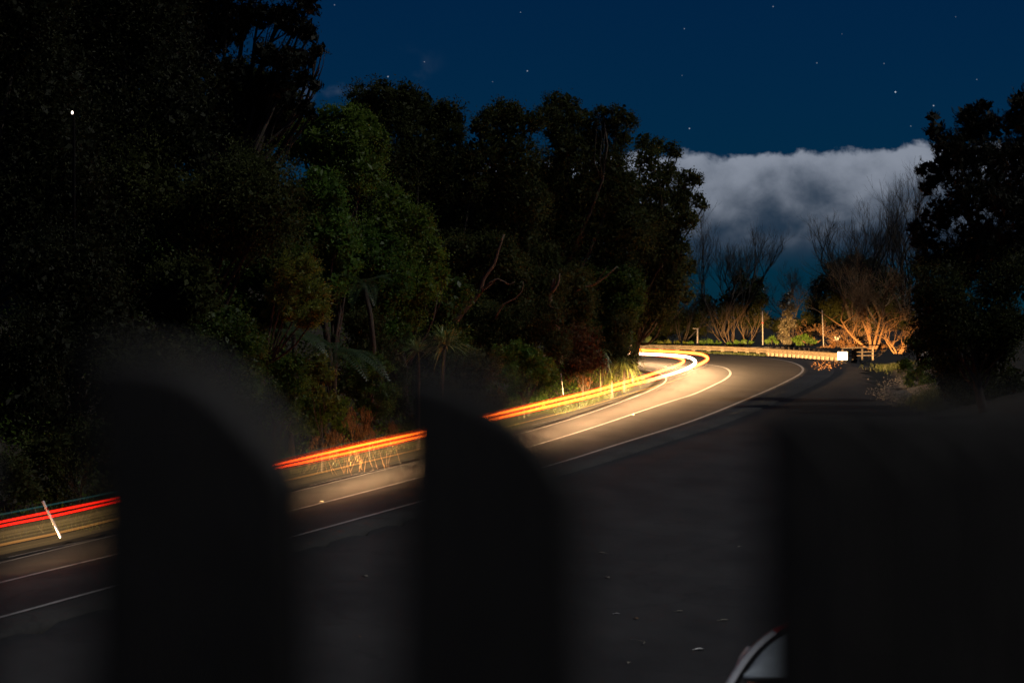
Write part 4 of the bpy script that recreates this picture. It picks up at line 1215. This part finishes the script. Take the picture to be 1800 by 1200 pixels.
rbush('green bush on the right verge below the white blossom', 140, [(1590,640,16),(1610,655,18),(1625,640,16),(1600,668,14),(1630,670,18),(1618,690,14),(1640,695,12)], 'leaf_green', .11, .7, .35)
rbush('leafy bush carrying the white blossom at the right verge', 146, [(1615,610,16),(1635,620,16),(1600,600,12),(1640,600,14),(1655,640,18)], 'leaf_green', .11, .7, .35)
rbush('black bush right of the gravel under the conifers', 122, blob(1650, 1790, 620, 740, 30, 48, 12, 33), 'leaf_dark', .12, .55, .3)
rbush('low dim green clump beside the gravel', 128, [(1600,715,12),(1625,712,14),(1650,715,16),(1580,712,8)], 'leaf_green', .10, .6, .2)
# blossoms
def blossom(label, Y, cx, cy, r, n, s=.10):
    c = W(cx, cy, Y); rr = r / F * Y
    e = empty('blossom_cluster', c, label, 'blossom')
    C = rng.normal(size=(n, 3)) * rr * np.array([.55, .3, .5]) + c
    V, Fc = leaf_quads(C, s, s * .8)
    new_obj('petals', leaf_mesh('petals', [(V, Fc, rng.uniform(.2, 1, n))], M['petal']), e)
    mb = MB(); limb(mb, c - up * rr * 2, c, .02, .008, .1, 4, 4); mb.build('stem', M['bark'], e)
blossom('cluster of white blossom at the right verge beside the dark trees', 142, 1625, 622, 13, 90)
blossom('bright white blossom spot at the foot of the orange lit bare tree', 197, 1472, 594, 5, 26, .16)
# grass + gravel on the right verge
Pr = np.array([plane_pt(x, y, 0) for x, y in zip(rng.normal(1572, 15, 2600), rng.normal(645, 4.5, 2600))]); Pr[:, 2] = ground_z(Pr)[0]
grass('right_verge_grass', 'tuft of lit grass in front of the dark rail fence', Pr, .32, 'grass')
Pr = np.array([plane_pt(x, y, 0) for x, y in zip(rng.normal(1632, 20, 3500), rng.normal(708, 7, 3500))]); Pr[:, 2] = ground_z(Pr)[0]
grass('right_bank_grass', 'dim grass on the bank beside the gravel', Pr, .28, 'grass')
def gravel():
    n = 4200
    x = rng.normal(1592, 22, n); y = rng.normal(688, 9, n)
    C = np.array([plane_pt(a, b, 0) for a, b in zip(x, y)]); C[:, 2] = ground_z(C)[0] + .03
    s_ = rng.uniform(.018, .055, n)
    oct_v = np.array([[1,0,0],[-1,0,0],[0,1,0],[0,-1,0],[0,0,.7],[0,0,-.7]])
    oct_f = np.array([[0,2,4],[2,1,4],[1,3,4],[3,0,4],[2,0,5],[1,2,5],[3,1,5],[0,3,5]])
    V = (C[:, None] + oct_v[None] * s_[:, None, None] * rng.uniform(.6, 1.3, (n, 6, 1))).reshape(-1, 3)
    Fc = (oct_f[None] + 6 * np.arange(n)[:, None, None]).reshape(-1, 3)
    o = new_obj('gravel', mesh_np('gravel', V, Fc, M['gravel']))
    tag(o, 'pale grey loose gravel spilling over the edge of the car park', 'gravel', kind='stuff')
gravel()

# --- small light seen through the leaves, on a tall lamp post
lp = W(127, 198, 79.5)
lamp = empty('lamp_post', (lp[0], lp[1], gz(lp[0], lp[1])), 'tiny bright lamp on a tall dark post glinting through leaves at upper left', 'lamp post')
mb = MB(); mb.tube([(lp[0], lp[1] + .3, gz(lp[0], lp[1]) - .2), (lp[0], lp[1] + .3, lp[2] - .5), (lp[0], lp[1] + .22, lp[2] + .05), (lp[0], lp[1] + .08, lp[2] + .08)], [.07, .05, .035, .03], 8); mb.build('post', M['tar'], lamp, True)
ml = bpy.data.materials.new('lamp_glow'); ml.use_nodes = True
pn = ml.node_tree.nodes['Principled BSDF']; pn.inputs['Emission Color'].default_value = (1, .82, .72, 1); pn.inputs['Emission Strength'].default_value = 7
bm_v = MB(); bm_v.tube([(lp[0], lp[1], lp[2] + .045), (lp[0], lp[1], lp[2] + .02), (lp[0], lp[1], lp[2] - .03), (lp[0], lp[1], lp[2] - .05)], [.015, .028, .028, .015], 10); bm_v.build('lamp_glass', ml, lamp, True)
# ------------------------------------------------------------------ litter on the car park
def litter(name, label, cat, px, py, s, kind, mat, rot):
    p = plane_pt(px, py, 0); p[2] = gz(p[0], p[1]) + .012
    mb = MB(); s = s * .75
    if kind == 'leaf':
        n = 9
        ring = [(math.cos(2 * math.pi * k / n) * s, math.sin(2 * math.pi * k / n) * s * .55, .02 * s + .25 * s * abs(math.sin(2 * math.pi * k / n))) for k in range(n)]
        mb.v = [(0, 0, .01)] + ring; mb.f = [[0, 1 + k, 1 + (k + 1) % n] for k in range(n)]
        mb.tube([(-s, 0, .02 * s), (-s * 1.6, .05 * s, .05 * s)], .05 * s, 4)
    else:
        mb.tube([(math.sin(t * 4.2) * s * .7 - .2 * s, (t - .5) * s * 4.0, .03 + .05 * s * math.sin(t * 3)) for t in np.linspace(0, 1, 14)], .055 * s, 5)
    R = Matrix.Rotation(rot, 3, 'Z')
    mb.v = [tuple(R @ Vector(v) + Vector(p)) for v in mb.v]
    o = mb.build(name, M['bark_pale' if mat == 'dead' else 'white' if mat == 'petal' else 'litter'])
    tag(o, label, cat, 'litter scattered on the car park')
litter('curled_twig', 'pale curled twig lying on the dark car park', 'twig', 1125, 1134, .16, 'twig', 'paleleaf', .3)
for px, py, s, mt, lab in ((1230, 1143, .13, 'petal', 'pale fallen leaf nearest to the parked car'), (1085, 1085, .08, 'petal', 'tiny white fallen leaf above the curled twig'),
                           (1118, 1092, .10, 'dead', 'brown fallen leaf just above the curled twig'), (1068, 1024, .12, 'paleleaf', 'faint fallen leaf beside the blurred edge of the middle picket'),
                           (1058, 983, .12, 'paleleaf', 'faint fallen leaf farthest up the car park'), (1300, 965, .09, 'paleleaf', 'tiny fallen leaf high up by the right pickets'),
                           (1273, 1092, .12, 'paleleaf', 'small fallen leaf left of the parked car'), (1195, 1078, .10, 'paleleaf', 'dull fallen leaf midway between twig and right pickets'),
                           (1106, 1168, .09, 'paleleaf', 'tiny fallen leaf at the bottom below the curled twig'), (642, 1035, .12, 'paleleaf', 'faint fallen leaf in the gap between the left and middle pickets'),
                           (632, 1140, .05, 'dead', 'tiny fallen leaf low in the gap between left and middle pickets')):
    litter('fallen_leaf', lab, 'leaf', px, py, s, 'leaf', mt, rng.uniform(0, 3))
# dry leaf drift beside the barrier end: uncountable
n = 150
x = rng.normal(1452, 13, n); y = rng.normal(644, 3.6, n)
C = np.array([plane_pt(a, b, 0) for a, b in zip(x, y)]); C[:, 2] = ground_z(C)[0] + .09
V, Fc = leaf_quads(C, .12, .06); 
o = new_obj('leaf_drift', leaf_mesh('leaf_drift', [(V, Fc, rng.uniform(.2, 1, n))], M['dead']))
tag(o, 'drift of dry brown leaves on the asphalt below the barrier end', 'leaves', kind='stuff')

# ------------------------------------------------------------------ parked car below the deck, its raked rear window showing
def car():
    Y0 = 19.0; K = 1.4
    zb = CAM - (1193 - HZ) / F * Y0               # lower edge of the rear window
    z0 = zb - 0.98                                # where the wheels stand
    xc = (1480 - 900) / F * Y0
    e = empty('parked_car', (xc, Y0 + 1.3, z0), 'silver parked car with a curved raked rear window at the bottom right', 'car')
    paint = mat_plain('car_silver', (0.80, 0.81, 0.84), 0.35, 0.5, 0.15, 0.3)
    red_refl = mat_plain('car_red_reflection', (0.55, 0.04, 0.035), 0.4, 0.5, 0.1, 0.2)  # red tail-light reflection put into the roof edge and roof colour
    seal = mat_plain('rubber_seal', (0.012, 0.012, 0.012), 0.7, 0.2)
    glass = mat_plain('tinted_window', (0.62, 0.70, 0.76), 0.35, 0.6, 0.15, 0.2)
    tyre = mat_plain('tyre', (0.015, 0.015, 0.015), 0.8)
    rim = mat_plain('wheel_rim', (0.4, 0.4, 0.42), 0.35, 0.5, 0.8)
    STR = math.sqrt(1 + K * K)
    def to_plane(x, y):                           # photo pixel -> (x, length up the slope) in the raked plane
        a = (y - HZ) / F
        z = (CAM - a * (Y0 - K * zb)) / (1 + a * K)
        return np.array([(x - 900) / F * (Y0 + K * (z - zb)), 0, (z - zb) * STR])
    def place(P, lift=0.0):                       # raked plane -> world; lift along its normal
        v = P[:, 2] / STR
        n = np.array([0, -1, K]) / STR * 1.0
        n = np.array([0, -1 / STR, K / STR])
        return np.column_stack([P[:, 0], Y0 + K * v, zb + v]) + n * lift
    half = [(1262,1225),(1275,1200),(1294,1169),(1317,1139),(1346,1113),(1377,1095),(1420,1080),(1480,1073)]
    L_ = np.array([to_plane(*p) for p in half]); xm = L_[-1, 0]
    R_ = L_[:-1][::-1].copy(); R_[:, 0] = 2 * xm - R_[:, 0]
    A = resample(catmull(np.vstack([L_, R_]), .03), .03)
    T_ = unit(np.gradient(A, axis=0)); Nn = np.column_stack([T_[:, 2], np.zeros(len(A)), -T_[:, 0]])
    def off(d): return A + Nn * d
    def strip(name, d0, d1, lift, mat, cond=None):
        P, Q, S = place(off(d0), lift - .02), place(off(d0 + .012), lift), place(off(d1), lift)
        rows_ = [P, Q, S]
        if cond is not None: rows_ = [r[cond] for r in rows_]
        return ribbon(name, rows_, mat, e, True)
    xr = to_plane(1350, 1110)[0]
    mid = np.abs(A[:, 0] - xm) <= xm - xr + .0
    lo1 = A[:, 0] <= xr + .03; lo2 = A[:, 0] >= 2 * xm - xr - .03
    strip('window_pillar', .0, .062, .012, paint, lo1); strip('window_pillar', .0, .062, .012, paint, lo2)
    strip('roof_edge', .0, .050, .012, red_refl, mid)
    strip('window_seal', .060, .100, .004, seal)
    G = off(.098); G = G[G[:, 2] > .012]; bot = G.copy(); bot[:, 2] = .012
    ribbon('rear_window', [place(bot + (G - bot) * t, .0 + .03 * math.sin(math.pi * t)) for t in np.linspace(0, 1, 6)], glass, e, True)
    ribbon('window_seal', [place(bot * np.array([1, 1, 0]) + np.array([0, 0, -.03]), .006), place(bot * np.array([1, 1, 0]) + np.array([0, 0, .016]), .006)], seal, e, False)
    # roof and windscreen: the same arch carried forward, falling away
    base = place(A); rows_ = []
    for j, (dy, dz, sx) in enumerate(((0, -.002, 1), (.3, -.035, .995), (.7, -.10, .985), (1.1, -.20, .97))):
        r = base.copy(); r[:, 1] = r[:, 1] + dy; r[:, 0] = xm + dy * .16 + (r[:, 0] - xm) * sx; r[:, 2] = zb - .05 + (r[:, 2] - zb + .05) * (1 + dz * 1.6)
        rows_.append(r)
    ribbon('roof', rows_, red_refl, e, True)
    r = rows_[-1]; f = r.copy(); f[:, 0] = xm + .40 + (f[:, 0] - xm - .18) * .93; f[:, 1] = Y0 + 2.75; f[:, 2] = zb - .12
    ribbon('windscreen', [r, (r + f) / 2 + up * .03, f], glass, e, True)
    # lower body: rounded sections along the length
    Wd = .93
    def ring(y, w, zt, zl):
        pts = []
        for t in np.linspace(0, 2 * math.pi, 20, endpoint=False):
            cx, sx = math.cos(t), math.sin(t)
            q = 3.2
            pts.append((xm + .15 * (y - Y0) + w * math.copysign(abs(cx) ** (2 / q), cx), y, (zt + zl) / 2 + (zt - zl) / 2 * math.copysign(abs(sx) ** (2 / q), sx)))
        return pts
    secs = [(-.62, .70, zb - .38, z0 + .36), (-.56, .84, zb - .22, z0 + .28), (-.40, .91, zb - .10, z0 + .24), (-.05, Wd, zb - .015, z0 + .22), (.8, Wd, zb - .01, z0 + .20), (1.8, Wd, zb - .02, z0 + .20),
            (2.7, .92, zb - .07, z0 + .22), (3.3, .88, zb - .20, z0 + .26), (3.55, .76, zb - .38, z0 + .34)]
    V = []; Fc = []
    for y, w, zt, zl in secs: V += ring(Y0 + y, w, zt, zl)
    for i in range(len(secs) - 1):
        for k in range(20): Fc.append([i * 20 + k, i * 20 + (k + 1) % 20, (i + 1) * 20 + (k + 1) % 20, (i + 1) * 20 + k])
    Fc += [list(range(20)), [(len(secs) - 1) * 20 + k for k in range(20)][::-1]]
    new_obj('body', mesh_np('body', V, Fc, paint, True), e)
    for yy in (Y0 + .25, Y0 + 2.75):
        for sg in (-1, 1):
            cx = xm + sg * .80 + .15 * (yy - Y0)
            wh = MB(); wh.tube([(cx - .11, yy, z0 + .31), (cx - .09, yy, z0 + .31), (cx + .09, yy, z0 + .31), (cx + .11, yy, z0 + .31)], [.27, .31, .31, .27], 24)
            w = wh.build('wheel', tyre, e, False)
            rm = MB(); rm.tube([(cx - .115, yy, z0 + .31), (cx + .115, yy, z0 + .31)], .19, 18); rm.build('rim', rim, w)
    for sg in (-1, 1):
        MB().box((xm + sg * .66, Y0 - .53, z0 + .62), (.22, .10, .16)).build('tail_light', M['red'], e)
        MB().box((xm + .5 + sg * .62, Y0 + 3.44, z0 + .60), (.26, .12, .16)).build('headlight', M['white'], e)
    MB().box((xm, Y0 - .60, z0 + .42), (1.5, .10, .14)).build('bumper', seal, e)
    MB().box((xm + .53, Y0 + 3.54, z0 + .42), (1.5, .10, .14)).build('bumper', seal, e)
    MB().box((xm, Y0 - .64, z0 + .58), (.40, .02, .12)).build('number_plate', M['white'], e)
    pad = MB().box((xm, Y0 + 1.5, z0 - .3), (3.2, 5.4, .6)).build('drive_pad', M['park'])
    tag(pad, kind='structure')
car()
